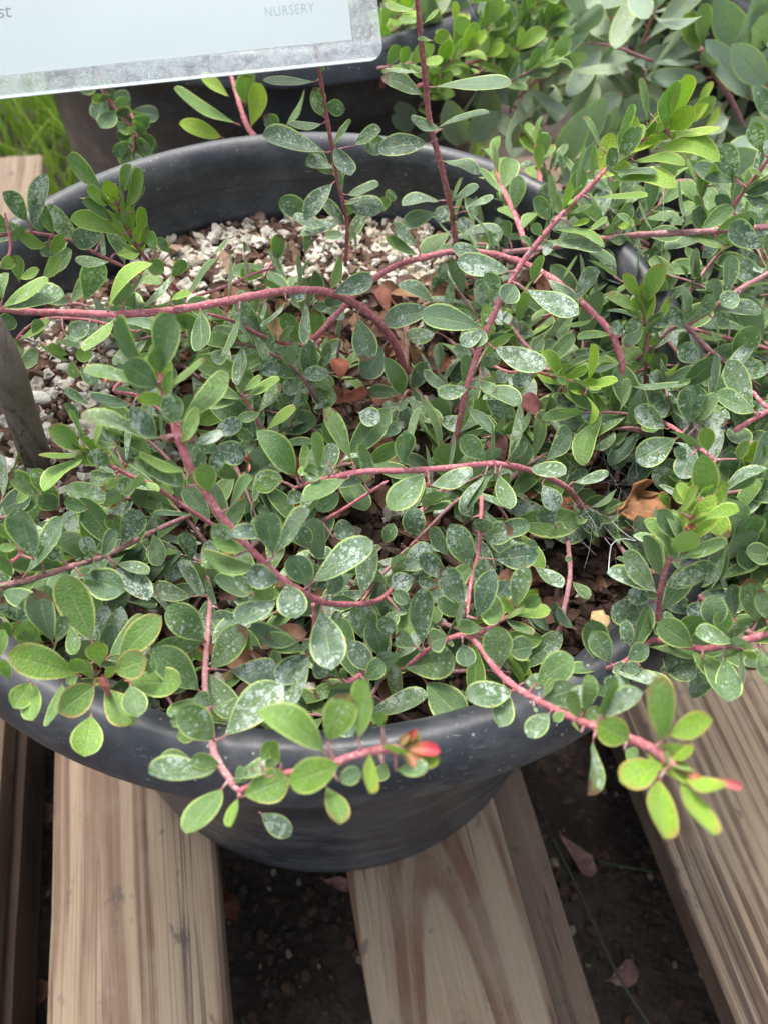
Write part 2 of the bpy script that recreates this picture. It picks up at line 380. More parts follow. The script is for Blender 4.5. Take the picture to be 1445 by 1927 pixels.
    def build(s, nind=100):
        bobs = []
        for b in s.br:
            V, Fc = tube(b['C'], b['rad'] * (1 + .10 * np.sin(np.arange(len(b['C'])) * 1.9)), 10, .16); V = list(V); Fc = list(Fc)
            for _ in range(int(len(b['C']) * .8)):      # leaf scars and buds
                k = random.randrange(1, len(b['C']) - 1); tg = nrm(b['C'][k + 1] - b['C'][k]); rd = nrm(np.cross(tg, rng.normal(0, 1, 3))); rr = b['rad'][k]
                c_ = b['C'][k] + rd * rr * .75; s_ = rr * random.uniform(.28, .5); o_ = len(V); sd = np.cross(tg, rd)
                V += [c_ - tg * s_ * 1.3, c_ + sd * s_, c_ + tg * s_, c_ - sd * s_, c_ + rd * s_ * 1.5 + tg * s_ * 1.2]
                Fc += [(o_, o_ + 1, o_ + 4), (o_ + 1, o_ + 2, o_ + 4), (o_ + 2, o_ + 3, o_ + 4), (o_ + 3, o_, o_ + 4)]
            # leaf scars and buds along the stem
            bobs.append(mesh_obj('branch', V, Fc, b['mat'], s.root, b['C'][0]))
        if s.tw.n: o = s.tw.build('twigs', MSTEMO, s.root); o['kind'] = 'stuff'
        s.leaves.sort(key=lambda l: -l[0])
        rest = MB()
        for i, (vis, V, Fc, A, bi, base) in enumerate(s.leaves):
            if i < nind and vis > 0:
                par = bobs[bi] if bi is not None else s.root
                mesh_obj('leaf', V, Fc, s.mat, par, base, True, {k: ('FLOAT_COLOR' if k == 'lt' else 'FLOAT_VECTOR', v) for k, v in A.items()})
            else: rest.add(V, Fc, **A)
        if rest.n: o = rest.build('foliage', s.mat, s.root); o['kind'] = 'stuff'
        return bobs
#@@SETTING
# ------------------------------------------------------------------ ground and pallet
GZ, PZ = -.385, -.27
t = NT('ground_soil'); p = t.pos(); n1 = t.noise(p, 14, 6, .65); n2 = t.noise(p, 120, 4)
b = t.mix(t.mapr(n1, .35, .65), (.030, .024, .020), (.07, .055, .045)); b = t.mix(t.mapr(n2, .62, .72, 0, .5), b, (.14, .12, .10))
MG = t.out(t.bsdf(b, .95, .2, t.bump(t.math('ADD', n1, n2), .9, .012)))
xs = np.r_[-60, -20, -6, np.linspace(-2.2, 2.2, 90), 6, 20, 60]; ys = np.r_[-60, -20, -5, np.linspace(-1.2, 3.2, 90), 8, 25, 80]
V = [(x, y, GZ + .010 * noise.noise(Vector((x * 9, y * 9, 3))) + .02 * noise.noise(Vector((x * 2, y * 2, 0)))) for y in ys for x in xs]; nx = len(xs)
Fc = [(j * nx + i, j * nx + i + 1, (j + 1) * nx + i + 1, (j + 1) * nx + i) for j in range(len(ys) - 1) for i in range(nx - 1)]
tag(mesh_obj('ground', V, Fc, MG), None, None, kind='structure')

def box_board(name, x0, x1, y0, y1, z0, z1, mat, parent, tilt=0):
    nx, ny = 5, 46; V = []; Fc = []
    bev = .0022
    prof = [(x0, z0), (x1, z0), (x1, z1 - bev), (x1 - bev, z1)] + [(x1 - bev - (x1 - x0 - 2 * bev) * k / 6, z1) for k in range(1, 7)] + [(x0, z1 - bev)]
    n = len(prof)
    for j in range(ny):
        y = y0 + (y1 - y0) * j / (ny - 1)
        for (x, z) in prof:
            dz = .0011 * noise.noise(Vector((x * 60, y * 4, z0 * 9 + x0 * 30))); dx = .0012 * noise.noise(Vector((y * 14, x0 * 50 + z, 1)))
            V.append((x + dx, y, z + dz))
    for j in range(ny - 1):
        for k in range(n):
            k2 = (k + 1) % n; Fc.append((j * n + k, j * n + k2, (j + 1) * n + k2, (j + 1) * n + k))
    Fc.append(tuple(range(n))[::-1]); Fc.append(tuple((ny - 1) * n + k for k in range(n)))
    o = mesh_obj(name, V, Fc, mat, None, (0, 0, 0), True)
    try: o.data.set_sharp_from_angle(angle=math.radians(35))
    except Exception: pass
    o.parent = parent; return o
pal = tag(empty('wooden_pallet', (0, 0, PZ)), 'weathered timber pallet with spaced boards under the black pots', 'pallet')
pal.rotation_euler = (0, 0, math.radians(15.4))
TAN, BRN = (.40, .30, .205), (.21, .125, .078)
# rotated frame: x' = x cos + y sin (15.4deg), edges given at y=.02
ca, sa = math.cos(math.radians(15.4)), math.sin(math.radians(15.4))
def xr(x, y=.02): return x * ca + y * sa
mats = [mat_wood('board_grain_flat', (.27, .20, .135), (.135, .078, .050), 1.3, 100, .016, 1.0, (-.118, -.3, .022)), mat_wood('board_grain_cathedral', (.29, .22, .15), (.145, .075, .045), 4.1, 80, .02, 1.0, (.062, -.13, .13)),
        mat_wood('board_grain_fine', (.27, .205, .14), (.10, .060, .040), 8.2, 230, .006, 1.0, None, .003, .55), mat_wood('board_grain_plain', (.28, .21, .145), (.15, .092, .06), 2.6, 120, .03, .9),
        mat_wood('joist_grain', (.16, .11, .08), (.075, .048, .036), 6.6, 190, .01, 1.0)]
T = .022
for (a, b, m, ya, yb) in ((-.285, -.189, 3, -.35, .885), (-.1565, -.063, 0, -.35, .78), (.0125, .110, 1, -.35, .78), (.205, .345, 2, -.35, .80), (.385, .475, 3, -.35, .8), (.51, .60, 0, -.35, .8), (-.40, -.31, 3, -.35, .80), (-.52, -.43, 3, -.35, .70)):
    box_board('board', xr(a), xr(b), ya, yb, -T, 0, mats[m], pal)
for (a, b) in ((.112, .142), (-.225, -.187)):
    box_board('joist', xr(a), xr(b), -.35, .78, -.075, -T - .012, mats[4], pal)
def cross(y0, y1):
    o = box_board('joist', -.0, .045, -1.15, .45, -.075, -T - .002, mats[4], pal); o.rotation_euler = (0, 0, math.radians(90)); o.location = (-.55, y0, 0)
cross(.30, .35); cross(.80, .84)

# leaf litter, weeds and pebbles on the ground
gb = MB()
def chip(c, sx, sy, sz, rot, col, mb, jit=.25):
    V = []
    for z in (-1, 1):
        for (x, y) in ((-1, -.6), (-.5, -1), (.6, -.9), (1, -.1), (.7, .8), (-.3, 1), (-1, .5)):
            k = (.8 if z > 0 else 1) * random.uniform(1 - jit, 1 + jit); V.append((x * k * sx / 2, y * k * sy / 2, z * sz / 2 * random.uniform(.6, 1.2)))
    V = np.array(V); V = V @ rot.T + c; n = 7
    Fc = [tuple(range(n))[::-1], tuple(range(n, 2 * n))] + [(k, (k + 1) % n, n + (k + 1) % n, n + k) for k in range(n)]
    mb.add(V, Fc, cc=(*col, 1))
def rotm(): 
    a = rng.uniform(0, 6.28); q = Matrix.Rotation(rng.normal(0, .45), 3, 'X') @ Matrix.Rotation(rng.normal(0, .45), 3, 'Y') @ Matrix.Rotation(a, 3, 'Z'); return np.array(q)
for i in range(9000):
    x, y = rng.uniform(-.4, .45), rng.uniform(-.05, .8); c = np.array([x, y, GZ + .010 * noise.noise(Vector((x * 9, y * 9, 3))) + .02 * noise.noise(Vector((x * 2, y * 2, 0))) + .0015])
    g = random.random(); col = (.22, .19, .15) if g < .07 else ((.085, .052, .036) if g < .4 else (.05, .04, .032)); s_ = random.uniform(.0012, .0065)
    chip(c, s_ * 1.4, s_, s_ * .5, rotm(), col, gb)
tag(gb.build('ground_litter', MCHIP, smooth=False), 'dark crumbled bark and grit lying on the ground below the pallet', 'ground litter', kind='stuff')

def dry_leaf(base, tip, n, W, col, label, crump=.25, mat=MDRY, group='fallen dry leaves'):
    L = np.linalg.norm(tip - base); V, Fc, A = leaf_geom(base, tip, n, W, fold=random.uniform(.2, .5), arch=random.uniform(.03, .12), curl=.2)
    sd = random.random() * 50
    V = np.array([p + np.array([noise.noise(Vector(p * 150) + Vector((sd + 9 * k, 0, 0))) for k in range(3)]) * L * crump for p in V])
    cc = np.array([[c * (1 + .5 * noise.noise(Vector(p * 220))) for c in col] + [1] for p in V])
    o = mesh_obj('dry_leaf', V, Fc, mat, None, base, True, dict(cc=('FLOAT_COLOR', np.clip(cc, 0, 1))))
    sm = o.modifiers.new('solid', 'SOLIDIFY'); sm.thickness = .0004
    return tag(o, label, 'dry leaf', group)
for (x0, y0, x1, y1, w, col, lb) in (
    (1050, 1560, 1118, 1650, 26, (.20, .115, .095), 'pale pink curved dry leaf on the ground between the dark joist and the right board'),
    (1140, 1850, 1195, 1812, 40, (.17, .10, .09), 'flat pinkish dry leaf on the ground low between the dark joist and the right board'),
    (600, 1655, 668, 1668, 24, (.24, .12, .10), 'pink dry leaf on the ground just under the bottom of the near pot'),
    (645, 1652, 690, 1668, 30, (.19, .06, .03), 'rust brown dry leaf beside the pink one under the near pot'),
    (415, 1660, 440, 1730, 34, (.13, .045, .025), 'red brown dry leaf on the ground at the right edge of the wide left board'),
    (70, 1500, 95, 1545, 40, (.12, .055, .045), 'dull brown dry leaf on the ground in the gap left of the wide left board'),
    (60, 1850, 88, 1880, 40, (.11, .05, .03), 'brown dry leaf low in the gap left of the wide left board')):
    B = U(x0, y0, GZ + .018); Tt = U(x1, y1, GZ + .022); D = PR(B)[2]
    dry_leaf(B, Tt, np.array([.1, -.3, 1.]), w * D / F, col, lb, .12)
tw = MB()
for pts in ([(1030, 1560), (1090, 1680), (1130, 1770), (1170, 1850), (1225, 1935)], [(1125, 1620), (1170, 1630), (1230, 1640)], [(860, 1900), (880, 1930)]):
    P3 = [U(x, y, GZ + .03 + .004 * k) for k, (x, y) in enumerate(pts)]; tw.add(*tube(catmull(P3), .0009, 5))
t = NT('green_weed_stem'); MWEED = t.out(t.bsdf((.03, .05, .022), .7))
tag(tw.build('weed_stem', MWEED), 'thin green weed stems trailing on the dark ground between the boards', 'weed')

# grass behind the pallet
gm = MB()
for i in range(5200):
    x, y = rng.uniform(-1.1, .1), rng.uniform(.86, 1.9)
    h = random.uniform(.05, .14); a = rng.uniform(0, 6.28); wd = random.uniform(.0018, .004); ln = rng.normal(0, .045, 2)
    b = np.array([x, y, GZ]); sd = np.array([math.cos(a), math.sin(a), 0]) * wd
    V = []
    for k in range(4):
        f = k / 3; c = b + np.array([ln[0] * f * f, ln[1] * f * f, h * f]); V += [c - sd * (1 - f * .92), c + sd * (1 - f * .92)]
    g = random.random(); col = (.12 + .10 * g, .22 + .12 * g, .02 + .02 * g)
    gm.add(V, [(2 * k, 2 * k + 1, 2 * k + 3, 2 * k + 2) for k in range(3)], cc=(*col, 1))
t = NT('grass_blade'); cc = t.attr('cc').outputs['Color']; tr = t.n('BsdfTranslucent'); t.set(tr, 0, cc); ms = t.n('MixShader'); ms.inputs[0].default_value = .3
t.t.links.new(t.bsdf(cc, .5, .3), ms.inputs[1]); t.t.links.new(tr.outputs[0], ms.inputs[2]); MGR = t.out(ms.outputs[0])
tag(gm.build('grass', MGR), 'bright green grass growing beyond the far end of the pallet', 'grass', kind='stuff')

# ------------------------------------------------------------------ pots
NPOT = 96
def squash(a, s):
    d = (a - math.radians(12) + math.pi) % (2 * math.pi) - math.pi
    return 1 - s * math.exp(-(d / .62) ** 2)
def lathe(cx, cy, prof, s=0.):
    V = []; Fc = []; n = len(prof)
    for i in range(NPOT):
        a = 2 * math.pi * i / NPOT; k = squash(a, s)
        for (r, z) in prof:
            rr = r * (k if z > -.1 else (k + 1) / 2) * (1 + .0025 * noise.noise(Vector((math.cos(a) * 2, math.sin(a) * 2, z * 9 + cx * 7))))
            V.append((cx + rr * math.cos(a), cy + rr * math.sin(a), z))
    for i in range(NPOT):
        j = (i + 1) % NPOT
        for k in range(n - 1): Fc.append((i * n + k, j * n + k, j * n + k + 1, i * n + k + 1))
    return V, Fc
def pot(cx, cy, label, s=0., sc=1.0, zt=0.):
    root = tag(empty('nursery_pot', (cx, cy, PZ)), label, 'plant pot', 'black plastic nursery pots')
    S = lambda L: [(r * sc, z + zt) for r, z in L]
    rim = S([(.1500, -.0172), (.1640, -.0172), (.1695, -.0171), (.1702, -.0166), (.1703, -.0158), (.1697, -.0138), (.1672, -.0082), (.1638, -.0024), (.1600, 0), (.1570, -.0004), (.1538, -.0026), (.1515, -.0068), (.1503, -.0125), (.1498, -.020)])
    V, Fc = lathe(cx, cy, [(r, z) for r, z in rim], s); mesh_obj('rim', V, Fc, MPLAS, root, (cx, cy, PZ))
    bz = PZ if zt == 0 and sc == 1 else PZ
    body = S([(.1498, -.0202), (.1485, -.030), (.1462, -.0335), (.1455, -.037), (.1440, -.07), (.134, -.20)]) + [(.127 * sc, bz + .012), (.001, bz + .012)]
    Vi, Fi = lathe(cx, cy, body, s)
    outb = S([(.1545, -.0170), (.1530, -.026), (.1522, -.042), (.1532, -.045), (.1530, -.052), (.1508, -.056), (.147, -.13), (.1462, -.134), (.1385, -.255)]) + [(.1385 * sc, bz + .004), (.134 * sc, bz + .0005), (.001, bz + .001)]
    Vo, Fo = lathe(cx, cy, outb, s)
    V = Vi + Vo; Fc = [f[::-1] for f in Fi] + [tuple(i + len(Vi) for i in f) for f in Fo]
    mesh_obj('body', V, Fc, MPLAS, root, (cx, cy, PZ)); return root
PCX, PCY = -.0275, .228
pot(PCX, PCY, 'black plastic nursery pot nearest, full of bark mix and the small-leaved shrub', .065)
P2 = (-.115, .655); P3c = (.33, .70)
pot(*P2, 'black plastic nursery pot standing behind the near pot, its dark side left of centre', sc=1.15)
pot(*P3c, 'black plastic nursery pot behind on the right, holding the grey-green broad-leaved shrub')

# ------------------------------------------------------------------ potting mix
SZ = -.040
t = NT('potting_soil'); p = t.pos(); n1 = t.noise(p, 90, 5, .7)
MS = t.out(t.bsdf(t.mix(t.mapr(n1, .35, .7), (.018, .012, .009), (.075, .042, .028)), .95, .2, t.bump(n1, 1, .006)))
def soilz(x, y): return SZ + .006 * noise.noise(Vector((x * 25, y * 25, 0))) + .004 * noise.noise(Vector((x * 70, y * 70, 5)))
def soil(cx, cy, R, zo, label):
    V = [(cx, cy, soilz(cx, cy) + zo)]; Fc = []; nr = 34
    for j in range(1, nr + 1):
        for i in range(NPOT):
            a = 2 * math.pi * i / NPOT; r = R * j / nr * (squash(a, .065) if cx == PCX else 1); x, y = cx + r * math.cos(a), cy + r * math.sin(a); V.append((x, y, soilz(x, y) + zo))
    for i in range(NPOT): Fc.append((0, 1 + i, 1 + (i + 1) % NPOT))
    for j in range(nr - 1):
        for i in range(NPOT):
            a, b = 1 + j * NPOT, 1 + (j + 1) * NPOT; i2 = (i + 1) % NPOT; Fc.append((a + i, b + i, b + i2, a + i2))
    tag(mesh_obj('potting_soil', V, Fc, MS), label, 'potting soil', kind='stuff')
soil(PCX, PCY, .1462, 0, 'dark brown potting soil filling the near pot')
soil(*P2, .167, -.01, 'dark potting soil in the pot standing behind the near pot')
soil(*P3c, .1462, -.01, 'dark potting soil in the pot of the broad-leaved shrub')
bk = MB()
for i in range(11000):
    a, r = rng.uniform(0, 6.28), .143 * math.sqrt(rng.uniform(0, 1)); r *= squash(a, .065); x, y = PCX + r * math.cos(a), PCY + r * math.sin(a)
    s_ = random.choice((.0010, .0013, .0016, .002, .0023, .0028, .0035, .0045, .0055, .007)) * random.uniform(.7, 1.25)
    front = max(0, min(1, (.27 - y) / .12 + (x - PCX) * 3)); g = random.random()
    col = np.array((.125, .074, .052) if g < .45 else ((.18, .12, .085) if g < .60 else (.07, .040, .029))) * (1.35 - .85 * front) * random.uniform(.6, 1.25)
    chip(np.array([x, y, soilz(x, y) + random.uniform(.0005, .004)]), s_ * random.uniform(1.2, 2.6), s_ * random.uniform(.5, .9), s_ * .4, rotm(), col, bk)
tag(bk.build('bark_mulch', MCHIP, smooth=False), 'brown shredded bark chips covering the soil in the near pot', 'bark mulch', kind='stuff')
import bmesh
bm = bmesh.new(); bmesh.ops.create_icosphere(bm, subdivisions=2, radius=1); IV = np.array([v.co[:] for v in bm.verts]); IF = [tuple(v.index for v in f.verts) for f in bm.faces]; bm.free()
def lump(c, s3, col, mb, rough=.35):
    sd = random.random() * 99; k = np.array([1 + rough * (noise.noise(Vector(v * 1.4) + Vector((sd, 0, 0))) * 1.4 + .35 * noise.noise(Vector(v * 4) + Vector((sd, 0, 0)))) for v in IV])
    V = (IV * k[:, None] * np.array(s3)) @ rotm().T + c; mb.add(V, IF, cc=(*col, 1))
pl = MB()
def perl(x, y, s_):
    g = random.random(); col = (.56, .53, .46) if g < .6 else ((.50, .44, .34) if g < .85 else (.42, .38, .32))
    lump(np.array([x, y, soilz(x, y) + .003 + s_ * .3]), (s_ * random.uniform(.8, 1.5), s_, s_ * random.uniform(.5, .95)), col, pl, .62)
n = 0
while n < 2300:
    a, r = rng.uniform(0, 6.28), .143 * math.sqrt(rng.uniform(0, 1)); r *= squash(a, .065); x, y = PCX + r * math.cos(a), PCY + r * math.sin(a)
    q = PR((x, y, SZ)); dens = .9 if (q[1] < 560 or (q[0] < 330 and q[1] < 1050)) else .22
    if q[0] > 640 and q[1] > 950: dens = .06
    if noise.noise(Vector((x * 40, y * 40, 9))) < -.12: dens *= .35
    if random.random() > dens: continue
    perl(x, y, random.uniform(.0011, .0036) if random.random() < .5 else random.uniform(.0006, .0012)); n += 1
tag(pl.build('perlite', MPERL, smooth=False), 'cream white perlite granules scattered over the bark in the near pot', 'perlite', kind='stuff')
for (x, y, s_, col, lb) in ((1128, 1168, .0042, (.62, .45, .24), 'tan pebble on the dark soil near the right front rim of the near pot'),
    (412, 1280, .0032, (.62, .55, .44), 'knobbly cream pebble on the soil left of the front centre of the near pot'),
    (430, 1276, .0026, (.40, .33, .16), 'small round olive pebble touching the knobbly cream one at the front left'),
    (1045, 1245, .005, (.55, .42, .25), 'tan pebble half hidden under leaves by the front right rim of the near pot'),
    (15, 872, .0045, (.72, .70, .64), 'large white pebble on the soil at the left edge beside the grey stake'),
    (75, 750, .0042, (.70, .66, .58), 'pale pebble on the soil right of the top of the grey stake')):
    mb = MB(); c = U(x, y, SZ + .006); lump(c, (s_ * 1.15, s_ * .75, s_ * .5), col, mb, .5); tag(mb.build('pebble', MPERL, origin=c), lb, 'pebble', 'loose pebbles on the potting mix')
#@@PLANTDATA
# ------------------------------------------------------------------ the small-leaved shrub
PL = Plant('groundcover_shrub', (PCX, PCY, SZ), MLEAF, 'low spreading shrub with red stems and small oval white-spotted green leaves in the near pot', 'shrub')
# x y z(cm) ... ; r0 r1 in mm ; material 0 red 1 mauve 2 brown ; base first
BR = [
 ([(765,705,-3),(742,645,-1),(705,600,.5),(650,562,1.8),(600,547,2.4),(545,547,3),(480,556,3.5),(420,568,3.8),(330,583,4),(230,592,4.2),(150,590,4.3),(60,587,4.6),(-30,580,5)],2.4,1.5,0),
 ([(590,640,-.5),(640,585,.5),(690,535,1.5),(745,500,2.2),(800,484,2.6),(850,474,2.8),(920,477,3),(990,498,3),(1050,533,3),(1110,585,2.8),(1150,630,2.4),(1170,690,1.6),(1160,755,.4),(1140,810,-1),(1118,868,-2.6)],1.6,1.9,0),
 ([(838,872,-2.5),(860,810,-.8),(875,740,.8),(898,665,2),(925,600,3),(960,530,4),(985,490,4.5),(1012,455,5),(1060,400,5.6),(1110,350,6.2),(1160,300,6.7),(1210,265,7.1),(1248,243,7.4)],2.0,1.4,0),
 ([(650,500,-2),(653,420,.5),(636,340,3),(622,260,5.2),(612,200,6.6),(600,125,8.2),(590,60,9.5)],1.6,1.2,0),
 ([(872,550,-3.2),(858,460,-.6),(845,380,1.5),(826,300,3.5),(808,230,5),(800,150,6.6),(790,60,8.4),(783,-30,10)],2.0,1.4,0),
 ([(745,1100,-2),(720,1125,-.5),(690,1135,.5),(640,1137,1.2),(600,1130,1.8),(540,1095,2.6),(500,1062,3.1),(440,998,3.9),(392,935,4.6),(350,860,5.5),(322,775,6.3),(298,690,7)],1.3,2.0,0),
 ([(1112,990,-2.6),(1082,935,-.6),(1050,908,.8),(1000,886,1.8),(930,873,2.4),(850,880,2.7),(760,886,2.9),(680,888,3),(610,903,2.9),(555,918,2.7)],1.8,1.5,0),
 ([(420,1000,-2),(350,955,-.4),(290,915,.8),(240,893,1.5),(195,868,2),(162,850,2.4)],1.3,1.2,0),
 ([(380,960,-3),(290,1000,-1.4),(200,1045,0),(130,1068,.8),(60,1090,1.3),(-30,1110,1.8)],1.6,1.5,1),
 ([(330,545,-2),(230,500,0),(180,476,1),(130,452,1.8),(60,438,2.6),(0,443,3.2),(-40,450,3.4)],1.1,1.2,0),
 ([(350,560,-1.8),(310,520,.4),(270,480,2),(240,430,3.6),(222,385,4.6)],1.3,1.2,0),
 ([(905,935,.4),(905,960,.6),(899,1040,1),(885,1100,1.2),(878,1160,1.3)],1.3,1.0,0),
 ([(742,1275,-2.6),(790,1235,-1.2),(820,1213,-.4),(870,1195,.2),(900,1215,.6),(930,1257,1),(972,1295,1.6),(1040,1333,2.5),(1100,1360,3.4),(1170,1385,4.4),(1230,1412,5.2),(1280,1452,5.9)],1.3,1.9,0),
 ([(900,1195,.2),(925,1178,.5),(952,1162,.8),(985,1145,1.1)],1.1,1.0,0),
 ([(385,1060,-2.6),(396,1120,-1.4),(393,1180,-.8),(388,1240,-.3),(387,1300,.2),(397,1370,1),(405,1420,1.8),(430,1462,2.4),(452,1492,2.7)],1.5,1.6,1),
 ([(450,1490,2.7),(500,1462,3.2),(560,1452,3.7),(620,1438,4.2),(680,1418,4.7),(730,1409,5.1),(775,1410,5.4)],1.1,1.7,0),
 ([(212,1318,-2.0),(203,1302,2),(196,1288,5.2),(193,1279,7.3)],1.2,1.1,0),
 ([(1240,1215,-.6),(1240,1130,.8),(1252,1070,2),(1278,1018,3),(1310,972,3.8)],1.5,1.3,0),
 ([(1100,1262,-2),(1150,1255,.2),(1190,1236,.6),(1222,1208,.3),(1240,1205,.2),(1290,1215,.8),(1330,1220,1.2),(1400,1205,1.8),(1470,1183,2.4)],1.1,1.9,0),
 ([(1068,1015,-2.2),(1072,1080,-2),(1062,1140,-2),(1048,1190,-2.2),(1000,1215,-2.8)],1.5,1.5,1),
 ([(1290,612,1.6),(1340,580,2.4),(1400,540,3.2),(1470,500,4)],1.8,1.6,1),
 ([(1170,700,-2),(1225,652,.4),(1280,612,1.6),(1330,655,1.2),(1372,690,.6),(1420,720,0)],1.5,1.7,1),
 ([(1290,612,1.6),(1330,588,2.2),(1380,548,2.9),(1450,510,3.6)],1.0,.9,1),
 ([(1300,618,1.4),(1350,632,1.6),(1410,646,1.8),(1470,665,2)],1.1,1.1,0),
 ([(945,475,1.2),(1000,470,1.6),(1060,462,2),(1130,450,2.5),(1200,442,3),(1290,438,3.5),(1380,432,4),(1470,424,4.4)],1.6,1.8,1),
 ([(1320,470,2),(1348,440,2.6),(1370,400,3.4),(1410,345,4.6),(1455,288,5.8)],1.5,1.3,0),
 ([(1345,450,2.4),(1330,420,3),(1318,370,3.8),(1312,320,4.6)],1.2,1.0,0),
 ([(1215,740,-1),(1213,700,0),(1217,640,1.4),(1212,600,2.2),(1205,562,3)],1.1,1.0,0),
 ([(930,690,-.5),(962,701,.8),(1010,700,1.2),(1060,714,1.5),(1105,727,1.7)],1.0,.9,0),
 ([(590,650,-1),(545,648,.4),(490,630,1.2),(440,605,2),(390,590,2.6)],1.3,1.1,0),
 ([(605,770,-2.6),(580,725,-1),(545,685,.2),(490,657,1),(415,637,1.8)],1.3,.9,1),
 ([(365,560,1),(430,537,1.6),(480,515,2),(520,503,2.2)],1.0,.9,0),
 ([(510,840,-1.6),(490,800,.2),(470,765,1.2),(455,740,1.8)],1.2,1.0,0),
 ([(590,990,-2),(640,962,-1),(690,930,-.2),(730,905,.6)],1.0,1.0,0),
 ([(770,1030,-2.4),(810,990,-1.6),(850,950,-.6),(885,925,.2)],1.1,1.0,1),
 ([(1270,1100,-1.8),(1190,1055,-2.2),(1160,1020,-2.6)],1.5,1.6,1),
 ([(1470,1215,1),(1410,1190,.6),(1350,1150,.2),(1300,1112,-.8),(1260,1080,-1.8)],1.8,1.8,1),
 ([(1240,790,.4),(1273,810,1.4),(1300,832,1.8),(1345,866,2.2)],1.4,1.1,0),
 ([(1345,866,2.2),(1320,930,2.6),(1310,965,3)],.8,.8,0),
 ([(1380,812,1.8),(1415,790,2.2),(1470,760,2.8)],1.5,1.5,0),
 ([(1415,738,2.4),(1435,760,2.5),(1460,780,2.6)],1.3,1.3,0),
 ([(590,1135,1.6),(592,1170,1.2),(585,1222,.8)],1.1,.9,0),
 ([(700,1250,-1.6),(680,1268,0),(655,1284,1)],1.1,1.1,0),
 ([(765,705,-3),(800,760,-2.9),(850,790,-3),(900,800,-3.2)],2.4,1.8,2),
 ([(760,560,-3),(765,640,-3),(762,705,-3.2)],2.2,2.5,2),
 ([(860,520,-1),(900,530,-1.4),(980,640,-2),(1100,760,-2.4),(1230,830,-2)],1.7,1.5,1),
 ([(845,640,-2.8),(980,760,-2),(1010,810,-2.6)],1.4,1.2,1),
 ([(700,1260,-2.8),(560,1300,-2.8),(420,1180,-2.9)],1.4,1.2,2),
 ([(0,690,1),(60,610,2),(150,600,2.5),(260,625,2.4)],1.0,.9,0),
 ([(0,500,4),(20,470,4),(10,400,4.6)],.9,.8,0),
 ([(250,700,2),(215,735,2),(260,745,1.4),(330,790,.6)],1.0,1.0,0),
 ([(110,960,.6),(108,925,1),(95,900,1.4)],1.1,1.0,0),
 ([(20,1060,2),(40,1040,2.2),(25,1010,2.6)],1.1,.9,0),
]
SM = [MSTEM, MSTEMO, MSTEMB]
for pts, r0, r1, m in BR:
    k_ = .70 if pts[0][:2] in ((872, 550), (765, 705), (760, 560), (590, 640), (945, 475)) else .57
    PL.branch([U(x, y, z / 100) for x, y, z in pts], r0 / 1000 * k_, r1 / 1000 * k_, SM[m])
